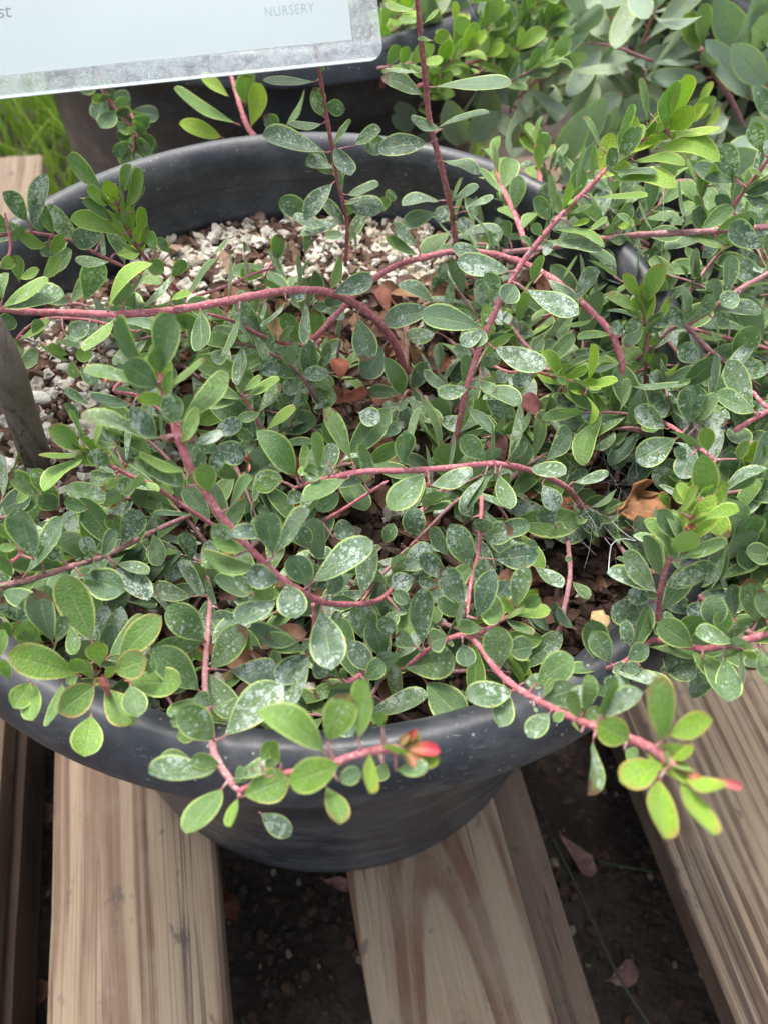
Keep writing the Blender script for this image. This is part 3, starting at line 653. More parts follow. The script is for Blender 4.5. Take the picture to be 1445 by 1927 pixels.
# traced leaves: base x y, tip x y, apparent width, youth [r = red margin, s = spots]; coordinates of 2x crops
LEAVES = {
 (0, 0): """125 850 180 655 75 .1;112 842 35 730 70 .1;160 868 128 820 40 .1;400 730 250 592 72 .5;420 770 325 715 50 .7;435 755 400 675 60 .85;460 745 482 620 32 .4;470 790 540 645 50 .7
500 800 548 705 28 .4;430 830 310 760 60 .35;460 885 275 815 58 .7;395 885 272 905 85 .08;520 890 550 785 45 .8;550 910 556 830 24 .3;590 955 560 870 42 .5;640 955 600 900 42 .2;185 930 70 895 50 .6;180 958 245 890 55 .6
430 955 530 945 50 .75;300 745 420 760 25 .6;445 720 490 690 30 .7;480 850 430 800 40 .5;500 870 480 815 30 .6
1185 310 990 302 35 .15;1215 450 1178 330 60 .1;1215 395 1300 410 62 .2;1210 468 1088 470 32 .2;1230 580 988 510 72 .1;1250 665 1158 560 75 .05;1265 545 1320 662 72 .1;1255 680 1145 815 75 .1;1180 800 1048 760 85 .1
1290 740 1270 650 35 .1;1300 750 1442 790 85 .08;1310 735 1425 700 48 .08;1330 550 1435 490 60 .12;1370 570 1445 525 80 .1;1300 850 1240 775 40 .1;1290 830 1130 885 50 .08;1215 890 1290 890 36 .15;1240 850 1105 825 50 .08
1145 958 1165 870 40 .25;1340 950 1325 870 25 .3;1215 270 1215 250 20 .5;1310 820 1320 760 50 .1;920 959 925 910 18 .4;800 959 858 905 20 .4""",
 (723, 0): """110 35 0 22 26 .6;150 95 205 40 16 .6;180 155 245 125 48 .75;180 155 125 150 16 .5;130 275 0 265 15 .2;145 362 3 278 72 .08;180 330 478 315 46 .08;165 545 -20 555 80 .1;220 487 90 465 48 .12;200 490 395 425 24 .15;215 605 355 618 32 .12
215 755 80 740 38 .1;250 760 355 705 38 .1;238 770 205 825 62 .1;195 800 70 850 52 .1;250 760 285 668 15 .3;260 870 300 715 15 .4;300 780 410 745 24 .15;245 870 140 955 62 .3;130 955 5 900 48 .45;130 925 30 850 38 .1;370 950 255 940 55 .1;0 800 -5 740 60 .15;265 900 440 870 40 .08
1065 490 1065 300 55 .55;1095 450 1130 280 75 .9;1075 495 1155 415 88 .95;1150 450 1232 375 65 .6;1150 460 1205 395 48 .95;1070 500 1262 485 36 .9;1020 562 1258 560 72 .85;930 605 1120 575 32 .75;985 465 955 300 38 .6;990 510 1010 462 42 .7;975 560 1035 520 52 .75
880 605 970 482 82 .45;885 575 920 395 46 .4;820 560 770 430 16 .45;850 682 1090 655 58 .72;850 650 1020 635 28 .2;830 660 875 560 58 .3;790 690 780 550 34 .5;720 735 745 548 16 .4;770 750 990 740 20 .5;670 790 690 685 34 .7;690 815 778 775 18 .2
625 830 610 640 26 .35;620 825 558 745 60 .2;600 890 555 842 42 .2;630 865 830 880 20 .6;600 907 820 925 48 .15;560 940 515 890 20 .2;590 920 632 940 60 .15;720 740 680 790 20 .8;1085 530 1090 500 20 .9
1330 690 1160 630 64 .08;1325 680 1262 545 92 .08;1435 670 1370 645 18 .65;1225 905 1160 780 58 .05;1230 905 1050 940 58 .05;1310 800 1220 820 68 .35;1310 790 1245 735 55 .05;1430 945 1290 840 92 .1;1420 580 1385 460 68 .1;1445 445 1415 335 62 .1
1140 860 1085 680 20 .3;1018 870 955 760 15 .4;965 885 900 795 16 .3;1000 430 980 300 15 .3 ;1190 740 1245 600 40 .5;1210 810 1165 740 30 .6;1240 700 1180 640 30 .7;1310 860 1400 830 60 .1;1255 920 1205 960 50 .08;1180 420 1240 310 28 .8r;1200 480 1272 410 46 .7r;1345 720 1445 700 60 .1;1350 740 1440 780 50 .1
470 900 450 830 40 .3;560 760 640 700 60 .1;870 850 940 845 32 .7;760 870 840 830 30 .5;700 850 770 835 30 .8;420 940 390 870 18 .3;320 790 430 930 14 .3;0 760 40 720 50 .15;850 910 910 900 40 .1""",
 (0, 480): """0 205 245 150 90 .4;0 200 185 95 50 .5;150 105 228 0 60 .6;75 105 72 0 46 .5;205 80 272 -20 50 .3;10 175 10 75 40 .5;0 380 88 335 95 .4;-5 290 50 230 70 .3;65 320 195 245 32 .5;70 90 150 55 36 .6;0 60 60 10 50 .6
440 232 322 362 52 .55;410 200 530 5 42 .65;535 195 660 85 26 .2;690 175 805 0 22 .25;755 205 770 372 82 .1;860 150 895 0 22 .3;935 130 928 10 14 .3;905 200 842 380 22 .3;1130 120 1125 0 26 .15;1160 130 1088 158 70 .15;1150 170 1158 330 48 .08
1240 152 1408 95 74 .08;1240 135 1290 15 42 .4;1345 225 1385 405 105 .0;1445 340 1362 462 110 .0;1080 165 985 270 20 .2;1250 440 1142 450 62 .05;910 340 900 488 60 .1;500 95 610 90 30 .5;540 30 620 60 70 .6;650 80 700 20 50 .5;640 170 720 150 30 .7
600 445 597 356 92 .4;555 425 398 262 85 .3;605 440 655 222 98 .22;625 362 668 285 14 .5;575 492 345 405 44 .4;620 545 515 545 54 .7;615 510 775 395 34 .5;650 645 860 440 74 .42;600 500 455 395 110 .12;630 695 335 570 74 .35;680 718 770 582 68 .5
705 812 525 760 56 .5;710 875 505 790 86 .3;790 890 765 785 92 .5;600 690 485 590 90 .02;660 640 640 520 90 .08;790 725 928 755 100 .0;830 740 740 700 60 .05;505 560 345 540 48 .1;740 800 770 740 50 .15;800 830 830 740 60 .1
300 735 180 650 84 .42r;315 715 280 585 44 .5;300 745 150 755 32 .6r;318 768 155 855 52 .55;362 755 385 630 14 .6;420 800 340 735 80 .2;430 830 340 835 42 .2;520 872 445 875 80 .2;440 720 370 710 30 .2
150 905 30 830 74 .3;190 905 130 810 70 .45;230 955 150 905 80 .3;340 955 240 930 60 .35;60 940 120 880 40 .5;215 960 175 860 60 .4;300 645 245 560 44 .2;345 565 240 515 30 .2;520 870 600 890 30 .5
905 540 790 560 60 .4;920 545 800 500 50 .3;940 525 1055 470 44 .5;975 590 1065 490 42 .3;985 590 900 625 42 .3;1000 665 1115 580 44 .65;800 675 915 625 70 .0;720 700 840 680 60 .0;920 510 990 460 30 .4;960 700 890 660 50 .1
1118 842 1003 672 102 .42;1330 785 1235 575 84 .3;1372 868 1385 705 66 .35;1200 830 1175 670 60 .45;1130 840 1165 720 34 .5;1235 812 1155 800 46 .5;1060 850 970 870 70 .5;1320 850 1150 925 68 .3;1080 940 1130 890 60 .15
860 958 930 830 40 .35;1345 590 1430 625 80 .08;1200 620 1112 640 72 .02;1240 780 1160 850 50 .3;950 940 1000 820 44 .2;1010 900 980 840 30 .6;1280 890 1200 960 70 .2;1190 780 1130 830 30 .5
270 400 150 340 34 .6;265 375 180 350 40 .7;280 370 350 380 60 .6;270 390 280 460 44 .6;300 420 365 490 60 .3;200 330 300 345 30 .5;240 290 290 330 20 .3;130 330 150 240 50 .2;60 430 160 370 60 .2;350 260 260 300 70 .15;410 240 600 250 30 .15
1090 335 985 400 60 .1;860 360 800 400 60 .05;960 300 1000 390 40 .1;1050 330 1090 270 26 .3;1000 160 990 240 16 .2;1060 420 980 440 60 .05;1120 470 1070 520 70 .05;1150 490 1090 560 80 .05;1180 200 1230 190 40 .1;930 250 950 180 14 .3;540 280 620 220 30 .3;470 170 560 60 22 .3""",
 (723, 480): """475 58 272 25 80 .1;440 210 548 352 95 .1;400 342 607 425 90 .1;378 275 138 225 92 .1;518 120 728 225 80 .08;368 272 335 345 70 .1;200 290 82 312 70 .1;195 188 62 98 60 .1;230 185 178 88 50 .25;228 180 230 28 85 .02;200 200 0 240 92 .0;332 495 202 530 66 .1
345 502 508 540 52 .1;350 470 418 515 42 .15;318 572 402 675 52 .1;245 500 132 452 60 .02;560 112 582 0 42 .3;435 130 375 70 60 .1;500 110 450 180 90 .05;380 280 290 340 60 .02;240 190 400 160 95 .02
215 782 155 525 34 .25;62 800 135 570 24 .25;75 795 75 662 78 .12;385 772 288 685 85 .2;402 765 402 635 16 .2;455 775 522 565 42 .2;475 772 525 690 60 .1;545 795 682 825 70 .22;600 782 700 655 86 .2;155 825 18 958 112 .28;165 870 345 845 74 .1;380 825 270 940 34 .15
418 820 318 955 46 .1;430 815 470 958 72 .2;590 858 655 958 80 .1;705 855 842 830 54 .1;800 672 642 600 86 .05;845 662 880 772 76 .12;0 690 60 630 50 .1;270 620 180 650 80 .0
865 305 725 318 34 .55;870 352 670 395 18 .4;895 402 780 440 28 .1;912 490 1142 485 34 .1;868 520 720 515 12 .4;860 300 910 250 20 .4;840 280 900 270 60 .05;670 100 740 10 18 .4;900 300 960 240 50 .05
762 490 775 335 42 .9;670 455 612 362 56 .85;775 495 878 475 36 .8;752 525 795 620 28 .85;700 480 640 470 30 .5;680 500 740 500 50 .6
987 192 1045 40 62 .7r;948 158 895 72 50 .8r;985 215 838 162 50 .6r;978 205 930 175 60 .8;1000 270 1082 170 36 .8r;978 400 1000 375 36 .8;972 290 955 350 30 .7;990 340 1020 320 30 .7;975 250 1100 240 60 .05;970 260 910 350 60 .08;990 300 1050 220 80 .05;1040 455 1115 420 24 .9
1340 150 1265 190 80 .1;1190 402 1105 345 80 .1;1305 390 1410 272 100 .3;1395 592 1295 395 92 .25;1400 590 1258 520 78 .28;1060 665 938 578 80 .1;1100 690 945 775 112 .12;1145 645 1165 485 115 .02;1178 602 1125 525 50 .25;1178 640 1258 530 66 .3
1218 742 1208 650 66 .6;1215 930 1195 748 102 .45;1182 930 1150 845 52 .7;1375 848 1252 765 98 .28;1325 770 1372 700 46 .6;1340 780 1448 715 80 1.;1215 960 1307 870 46 .75r;1168 955 1095 865 40 .75;1440 900 1322 905 92 .2;1180 700 1110 840 90 .05;1130 780 1100 720 50 .05
1090 830 1020 850 60 .0;1150 270 1120 170 40 .2;1110 270 1150 130 20 .2;1130 290 1060 200 60 .05;1420 500 1395 400 60 .3;1440 230 1400 210 50 .7;1240 250 1300 260 40 .2;1280 310 1220 300 30 .3;1030 520 1070 590 60 .9;950 500 900 540 70 .02;1060 580 1000 520 60 .02
640 180 560 250 30 .4;780 250 680 270 24 .4;600 300 560 360 60 .0;700 180 810 60 60 .02;600 90 720 200 60 .02;460 440 420 470 60 .0;560 460 480 480 70 .0;640 540 760 560 90 .0;620 580 580 640 70 .02;720 560 640 540 60 .02;840 560 800 640 60 .0;1300 260 1240 220 50 .02;1290 500 1170 440 60 .02""",
 (0, 960): """80 245 235 25 74 .2;130 190 75 -10 112 .1;12 305 130 355 80 .2;300 242 472 305 130 .1;205 505 150 300 90 .02;60 430 150 330 90 .05;350 190 320 98 62 .2;385 190 442 75 62 .2;450 130 530 0 100 .08;715 25 535 150 60 .25;430 200 560 242 50 .1;700 170 580 132 60 .05
430 210 560 340 100 .0;725 200 700 80 62 .02;780 332 668 200 82 .1;740 325 575 300 82 .02;825 372 768 265 42 .2;40 120 0 60 40 .5;50 250 0 180 50 .5;70 130 0 150 40 .5;20 200 -10 140 40 .6;160 190 100 100 60 .2;240 190 180 140 60 .1;150 500 60 470 60 .1
120 640 50 745 90 .5;135 650 125 792 62 .5;235 640 180 812 72 .5;345 765 318 928 120 .5;490 650 520 780 100 .22;360 400 340 258 72 .45;165 500 60 430 90 .45;205 510 250 400 60 .3;260 430 290 540 50 .5;230 420 250 350 40 .3;300 620 250 650 40 .4;400 560 420 430 80 .1;40 640 10 560 50 .6;0 560 20 450 60 .5;50 480 0 430 60 .4
775 498 640 368 126 .35;798 605 930 440 120 .18;752 692 575 520 130 .32;850 602 1042 610 112 .05;833 862 1032 660 140 .18;822 872 680 740 130 .35;808 735 735 700 72 .3;758 840 675 850 62 .4;810 748 890 725 42 .2;700 800 640 790 50 .4;760 700 640 780 50 .3
1030 180 1000 2 112 .1;892 155 800 55 82 .2;942 155 800 125 70 .45;985 218 755 195 84 .3;1035 168 1170 0 80 .18;1060 275 925 240 100 .08;1165 282 1405 118 110 .1;1078 268 1115 408 120 .03;1050 335 890 425 92 .1;1050 380 798 450 72 .1;1205 365 1250 602 142 .08;1170 290 1100 170 112 .05
1358 332 1415 120 90 .1;1400 520 1350 350 116 .2;1445 555 1400 420 100 .25;1372 642 1445 570 82 .2;1162 535 1000 488 74 .18;1145 490 925 470 102 .02;1165 542 1040 650 104 .0;1172 545 1108 745 86 .03;1170 535 1138 500 34 .2;955 318 805 262 62 .1;960 318 880 255 50 .15;880 180 760 210 60 .4;1230 320 1290 250 70 .1
1228 915 1025 745 122 .6;1232 875 1315 690 132 .5;1348 872 1378 640 100 .62;1280 660 1190 692 60 .45;1300 640 1290 600 30 .4;1440 820 1420 760 60 .6;980 950 1030 870 60 .5;1060 955 1015 870 52 .7;730 940 608 930 62 .3;842 955 720 935 64 .4;1180 560 1240 620 90 .0;1300 480 1390 590 90 .0;940 650 1100 610 80 .0
560 620 580 560 50 .3;640 560 600 500 60 .02;1260 750 1330 850 90 .1;1000 100 880 80 60 .05;1170 150 1120 60 80 .05;1250 100 1330 60 90 .1;1140 110 1240 190 60 .0""",
 (723, 960): """110 108 110 0 94 .1;55 235 182 138 95 .1;325 222 245 52 105 .15;245 180 168 68 60 .1;370 118 472 70 95 .1;330 30 290 -40 70 .15;330 290 405 188 84 .15;305 375 212 215 100 .08;297 402 210 342 76 .15;345 415 402 235 96 .08;205 280 128 270 50 .08;140 520 138 293 106 .2;405 185 578 165 105 .08
480 365 548 220 72 .4;510 365 587 328 60 .5;370 435 270 440 56 .35;490 400 440 340 46 .6;450 405 557 470 52 .4r;440 585 418 435 122 .22;50 590 268 562 126 .22;150 640 302 795 142 .2;485 680 302 705 112 .18;445 650 432 817 86 .2;460 530 565 510 100 .15;120 515 42 470 72 .08;292 500 318 590 80 .08
0 130 30 60 60 .1;120 250 20 290 90 .0;180 170 60 190 90 .0;240 260 130 170 80 .0;240 470 160 500 100 .05;30 300 90 350 60 .1;480 260 420 330 90 .0;60 380 0 440 60 .3;20 480 0 400 80 .3
835 105 735 0 85 .08;780 90 648 80 100 .05;640 55 585 -20 90 .1;522 135 578 140 60 .1;560 210 668 292 62 .08;705 270 768 328 46 .2;605 460 530 378 46 .1;665 445 628 350 40 .15;722 450 640 380 40 .1;670 175 700 190 24 .2;620 450 550 400 40 .05
560 660 692 560 122 .32;595 710 722 665 112 .05;590 700 636 638 30 .45;620 765 538 855 86 .22;740 792 690 682 62 .32;745 765 775 632 60 .35;808 778 868 645 52 .5;815 782 972 688 86 .08;745 782 820 755 60 .25;740 838 700 800 16 .5;520 650 600 640 60 .2;660 740 780 680 80 .1;680 750 640 790 40 .4;560 740 575 760 14 .5
850 572 780 455 94 .25;830 602 705 588 52 .3;862 575 890 600 60 .1;905 572 995 512 76 .2;925 520 905 425 56 .2;940 500 890 460 60 .1;960 588 1068 688 80 .2;880 590 895 690 60 .2;900 600 960 600 60 .05;800 620 810 640 20 .5;850 690 860 620 60 .3;800 700 830 660 60 .2
1048 888 1015 625 112 .66r;1060 852 1235 790 95 .75r;928 872 798 800 122 .62;785 855 815 1052 66 .3;1065 940 1165 895 50 .85r;900 900 950 930 60 .4
1112 128 1030 0 72 .3;1110 135 1075 10 40 .35;1170 60 1335 5 50 .82;1105 195 1075 140 40 .35;1105 192 1292 130 62 .4;1045 250 970 98 76 .25;1060 292 1242 215 76 .25;1120 275 1245 285 26 .5;1040 320 835 235 56 .25;1035 330 962 305 46 .35;985 430 855 360 112 .08;1025 445 975 432 26 .5
1168 522 1028 420 102 .3;1128 472 1045 390 52 .45;1322 508 1178 455 60 .35;1278 472 1270 370 76 .45;1235 450 1240 330 102 .1;1400 430 1378 252 102 .22;1445 235 1335 140 102 .08;1310 152 1405 0 82 .15;1278 545 1300 718 92 .25;1192 552 1290 722 60 .3;1412 510 1440 655 60 .35;1345 522 1400 560 34 .5
1045 530 1168 635 112 .0;1328 520 1340 655 24 .1;1165 370 1060 360 102 .0;1000 350 920 300 80 .05;1150 400 1060 310 90 .0;1300 260 1180 240 90 .02;1330 400 1300 280 70 .02;1180 240 1120 150 80 .02;960 240 1000 110 60 .1;1440 420 1410 300 60 .15;1230 340 1140 400 70 .0
1270 160 1210 60 80 .05;1080 0 1045 -60 40 .7;1110 10 1180 -90 44 .75r;1150 0 1120 -60 30 .9r""",
 (0, 1440): """845 78 702 258 112 .35;895 130 870 232 38 .65;903 130 1092 50 136 .58;975 175 1097 264 82 .2;1290 0 1088 62 132 .65;1225 75 1282 222 72 .5r;830 15 560 30 76 .2;820 10 720 25 60 .4;1270 60 1362 25 72 .2;1390 -60 1392 105 56 .75r;880 70 920 10 44 .4;900 60 960 10 50 .3;870 60 1030 0 60 .3;1400 60 1460 10 60 .3;1000 20 1040 -60 60 .4""",
 (723, 1440): """1045 -5 885 60 118 .75r;1035 40 1052 275 112 .66r;1108 50 1235 262 78 .8r;1120 25 1275 110 70 .85r;0 20 -5 -5 30 .5;40 20 165 15 62 .3;1120 60 1160 200 40 .75""",
}
PL.skip = (16,)
for (ox, oy), txt in LEAVES.items():
    for rec in txt.replace('\n', ';').split(';'):
        f = rec.split()
        if len(f) < 6: continue
        ys = f[5]; red = .5 if ys.endswith('r') else 0.; y = float(ys.rstrip('r'))
        if y > .55 and red == 0: red = random.choice((0, 0, .15, .3))
        bx, by, tx, ty, w = [float(q) for q in f[:5]]
        PL.traced(ox + bx / 2, oy + by / 2, ox + tx / 2, oy + ty / 2, w / 2 * .94, y, red=red, Lnom=.020)
for bi_, t0_, L_, ya, yb, rd_ in ((2, .80, .017, .6, .95, .2), (5, .90, .014, .35, .6, 0), (10, .6, .015, .5, .85, 0), (17, .72, .014, .5, .85, .3), (27, .55, .014, .55, .85, .5), (7, .7, .013, .4, .7, .4), (26, .5, .014, .3, .6, .3), (28, .6, .012, .5, .9, 0), (38, .3, .015, .4, .8, .2), (13, .3, .012, .4, .7, .2), (12, .90, .012, .5, .75, .3), (15, .85, .011, .5, .8, .3)):
    PL.sprig(PL.br[bi_]['C'], t0_, 1., .0042, L_, .42, (ya, yb), spots=.1, red=rd_, bi=bi_, spread=40, up=(0, -.4, .9))
for bi_, ta, tb_, sp_ in ((3, .1, .6, .014), (7, .1, .7, .009), (8, .2, .95, .013), (11, .1, .95, .014), (14, .1, .6, .013), (17, .1, .75, .007), (18, .2, .95, .008), (20, .1, .95, .008), (21, .1, .9, .009), (24, .2, .95, .010), (9, .2, .95, .008), (29, .1, .9, .008), (30, .1, .9, .008), (25, .1, .9, .007)):
    PL.sprig(PL.br[bi_]['C'], ta, tb_, sp_, .0175, .42, (.1, .4), spots=.6, bi=bi_, spread=48, up=(0, -.4, .9))
# the near sprig that points up at the camera
PL.boost = 1.3; PL.skip = ()
for (bx, by, tx, ty, w, y, dd, red) in ((355, 510, 240, 245, 142, .55, .006, .2), (310, 625, 30, 540, 132, .5, .010, .4), (380, 595, 358, 498, 88, .7, .014, .6), (345, 605, 255, 575, 62, .7, .012, .3), (440, 570, 610, 398, 108, .5, .004, .6),
    (400, 560, 545, 395, 90, .35, -.012, .1), (420, 610, 555, 560, 122, .45, .012, 1.), (470, 640, 685, 650, 124, .5, .004, .2), (370, 650, 222, 765, 122, .5, .012, 1.), (385, 660, 502, 808, 124, .55, .010, .9), (400, 640, 425, 585, 40, .6, .014, .7), (395, 640, 352, 650, 34, .6, .014, .6), (350, 640, 310, 560, 50, .45, .002, .3)):
    PL.traced(bx / 2, 960 + by / 2, tx / 2, 960 + ty / 2, w / 2 * .92, y, spots=.15, depth=.212 - dd * .6, red=red * .55, Lnom=.018)
PL.boost = 1.0
#@@FILL
# ------------------------------------------------------------------ lower shoots of the same shrub
def inpoly(x, y, poly):
    c = False; j = len(poly) - 1
    for i in range(len(poly)):
        xi, yi = poly[i]; xj, yj = poly[j]
        if (yi > y) != (yj > y) and x < (xj - xi) * (y - yi) / (yj - yi) + xi: c = not c
        j = i
    return c
FOL = [(-60, 470), (120, 470), (300, 520), (420, 470), (640, 420), (960, 380), (1130, 400), (1300, 330), (1500, 300), (1530, 1170), (1330, 1190), (1220, 1215), (1090, 1290), (960, 1330), (700, 1370), (420, 1370), (250, 1330), (90, 1300), (-60, 1240)]
HOLES = [[(60, 640), (260, 690), (250, 820), (220, 990), (120, 985), (-10, 900), (0, 660)], [(990, 1000), (1170, 1000), (1170, 1240), (1000, 1250), (940, 1150)], [(380, 1230), (540, 1300), (560, 1400), (290, 1400)],
    [(600, 690), (700, 690), (760, 780), (800, 870), (690, 860), (640, 830)], [(1080, 870), (1320, 870), (1320, 1050), (1100, 1040)], [(690, 1170), (780, 1170), (900, 1250), (860, 1390), (720, 1390)], [(250, 1010), (560, 1030), (520, 1120), (250, 1130)], [(640, 900), (800, 880), (800, 1010), (650, 1010)],
    [(280, 300), (640, 330), (960, 330), (980, 430), (860, 440), (640, 450), (380, 500), (130, 560), (120, 480)], [(960, 590), (1120, 640), (1120, 700), (980, 690)]]
n = 0; tries = 0
while n < 150 and tries < 6000:
    tries += 1
    x, y = random.uniform(-60, 1530), random.uniform(330, 1390)
    if not inpoly(x, y, FOL): continue
    if any(inpoly(x, y, h) for h in HOLES) and True: continue
    if y < 640 and x < 760 and random.random() < .72: continue
    if y < 560 and x < 1000 and random.random() < .4: continue
    if y > 1000 and random.random() < .35: continue
    over = x > 1290
    zb = random.uniform(-.036, -.020) if not over else random.uniform(-.05, -.005)
    b = U(x, y, zb); az = rng.uniform(0, 6.28); el = math.radians(random.uniform(4, 34)); ln = random.uniform(.022, .042)
    if b[1] > .345 and not over: continue
    dv_ = np.array([math.cos(az) * math.cos(el), math.sin(az) * math.cos(el), math.sin(el)])
    b = b - dv_ * ln * .5; m_ = b + dv_ * ln * .5 + np.array([0, 0, .003]); e = b + dv_ * ln
    C3 = PL.twig([b, m_, e], .0011, .0008)
    yg = random.choice((.02, .08, .12, .2, .3, .4))
    PL.sprig(C3,   .08, 1., .0056, random.uniform(.018, .0255), .385, (yg, yg + random.choice((.05, .1, .35))), spots=random.uniform(.15, 1.0)); n += 1
# bud scales and dried flower bits at a few tips
for (x, y, d, s_) in ((1300, 985, .27, 1), (1213, 548, .30, 1), (200, 700, .27, 1), (12, 1045, .26, 1)):
    pass
n = 0
RG = [(1130, 430), (1500, 330), (1530, 1215), (1330, 1235), (1200, 1170), (1190, 900), (1140, 650)]; GAP = [(1190, 330), (1300, 330), (1300, 440), (1240, 580), (1190, 480)]
while n < 62:
    x, y = random.uniform(1130, 1530), random.uniform(330, 1235)
    if not inpoly(x, y, RG) or inpoly(x, y, GAP) or (x < 1330 and 860 < y < 1160): continue
    b = U(x, y, random.uniform(-.022, .006)); az = rng.uniform(0, 6.28); el = math.radians(random.uniform(0, 30)); ln = random.uniform(.022, .038)
    dv_ = np.array([math.cos(az) * math.cos(el), math.sin(az) * math.cos(el), math.sin(el)]); b = b - dv_ * ln * .5
    C3 = PL.twig([b, b + dv_ * ln * .5 + np.array([0, 0, .003]), b + dv_ * ln], .001, .0007)
    yg = random.choice((.02, .1, .2, .35)); PL.sprig(C3, .05, 1., .0052, random.uniform(.0165, .0225), .40, (yg, yg + .15), spots=random.uniform(.15, 1.0)); n += 1
PL.build(100)

# red leaf buds at the front centre tip, dried flower remains
bud = MB(); t = NT('red_bud'); lv = t.attr('cc').outputs['Color']; MBUD = t.out(t.bsdf(lv, .5, .4, t.bump(t.noise(t.obj(), 400, 3), .3, .0005)))
def budleaf(x0, y0, x1, y1, w, col, D, name='bud', par=None):
    B = UD(x0, y0, D); Tt = UD(x1, y1, D - .002); V, Fc, A = leaf_geom(B, Tt, nrm(CAM - B) + rng.normal(0, .2, 3), w * D / F, fold=.5, arch=.1)
    V2 = V - nrm(CAM - B) * .0011
    cc = np.array([[*(np.array(col) * min(1, .25 + v) + np.array((.22, .26, .08)) * max(0, .75 - v)), 1] for v in A['lv'][:, 1]])
    bud.add(V, Fc, cc=cc); bud.add(V2, [f[::-1] for f in Fc], cc=cc)
D0 = PR(U(775, 1410, .054))[2]
for a in ((757, 1408, 828, 1414, 27, (.36, .03, .04)), (755, 1400, 783, 1372, 18, (.30, .05, .04)), (750, 1412, 800, 1440, 26, (.35, .12, .06)), (748, 1405, 770, 1380, 16, (.3, .16, .08))): budleaf(*a, D0)
D1 = PR(U(1280, 1452, .059))[2]
for a in ((1325, 1462, 1396, 1482, 18, (.38, .08, .08)), (1275, 1440, 1320, 1475, 16, (.45, .14, .08))): budleaf(*a, D1 - .002)
for (x, y, z, col) in ((1213, 548, .031, (.25, .1, .05)), (200, 705, .02, (.36, .06, .03)), (190, 860, .018, (.4, .08, .05)), (15, 1050, .02, (.22, .1, .045)), (190, 1284, .08, (.3, .07, .05)), (1300, 985, .036, (.5, .1, .1)), (1225, 1020, .02, (.5, .1, .07)), (230, 885, .012, (.38, .07, .05)), (470, 870, .03, (.36, .07, .05)), (870, 1150, .01, (.3, .1, .06)), (1020, 560, .0, (.3, .1, .06))):
    D = PR(U(x, y, z))[2]
    for k in range(6):
        a = random.uniform(0, 6.28); l = random.uniform(10, 20); budleaf(x, y, x + l * math.cos(a), y + l * math.sin(a), 5, col, D - .001)
o = bud.build('bud', MBUD, PL.root); o['kind'] = 'stuff'

# dry leaves on the potting mix
for (x0, y0, x1, y1, w, z, col, cr, lb) in (
    (1150, 965, 1245, 925, 80, -.014, (.33, .155, .07), .32, 'large crumpled orange brown dry leaf caught in cobweb near the right rim'),
    (1175, 992, 1292, 965, 62, -.018, (.26, .125, .06), .30, 'brown crumpled dry leaf lying just below the large crumpled one'),
    (1240, 1010, 1330, 1000, 70, -.028, (.22, .09, .05), .1, 'flat red brown dry leaf right of the two crumpled ones'),
    (960, 935, 1010, 905, 40, -.030, (.25, .10, .05), .2, 'orange brown dry leaf under the middle of the long horizontal red stem'),
    (995, 1010, 1040, 985, 46, -.032, (.28, .155, .11), .05, 'smooth pinkish tan dry leaf above the bare dark soil at the right'),
    (1045, 935, 1080, 965, 30, -.026, (.36, .14, .06), .15, 'narrow orange dry leaf beside the end of the long horizontal red stem'),
    (640, 716, 640, 672, 36, -.012, (.42, .135, .085), .05, 'upright salmon red dry leaf on a thin dead twig near the centre'),
    (700, 733, 648, 750, 26, -.022, (.34, .11, .07), .1, 'brick red dry leaf pointing left below the dead twig'),
    (700, 735, 750, 785, 30, -.028, (.23, .085, .065), .2, 'dull maroon dry leaf hanging right of the dead twig'),
    (720, 780, 745, 808, 44, -.030, (.42, .19, .10), .12, 'bright orange tan dry leaf on the litter at the centre of the near pot'),
    (705, 850, 735, 822, 56, -.030, (.30, .12, .075), .08, 'rounded rust dry leaf just above the long horizontal red stem'),
    (640, 835, 690, 858, 50, -.032, (.15, .075, .065), .15, 'dark purplish dry leaf left of the rounded rust one'),
    (660, 755, 615, 740, 34, -.026, (.33, .125, .08), .1, 'small salmon dry leaf at the left foot of the dead twig'),
    (775, 690, 800, 665, 50, -.032, (.24, .13, .06), .25, 'mottled orange brown dry leaf at the base of the thick brown stem'),
    (810, 690, 760, 720, 36, -.034, (.2, .075, .055), .15, 'dark red dry leaf on the soil under the thick brown stem'),
    (985, 580, 1040, 610, 50, -.030, (.2, .085, .06), .15, 'brown dry leaf showing between leaves right of the diagonal red stem'),
    (1030, 610, 1060, 590, 40, -.030, (.36, .2, .1), .2, 'tan dry leaf beside the brown one right of the diagonal red stem'),
    (750, 640, 700, 610, 40, -.030, (.17, .085, .06), .2, 'small dark brown dry leaf behind the thick brown stem'),
    (1010, 790, 990, 740, 34, -.02, (.16, .055, .05), .1, 'narrow wine red dry leaf standing between the lower right stems'),
    (950, 870, 930, 820, 40, -.02, (.19, .08, .07), .1, 'dusky pink dry leaf standing above the long horizontal red stem')):
    B = U(x0, y0, z); D = PR(B)[2]; Tt = U(x1, y1, z + .004)
    dry_leaf(B, Tt, nrm(CAM - B) + rng.normal(0, .15, 3), w * D / F, col, lb, cr)
lt = MB()
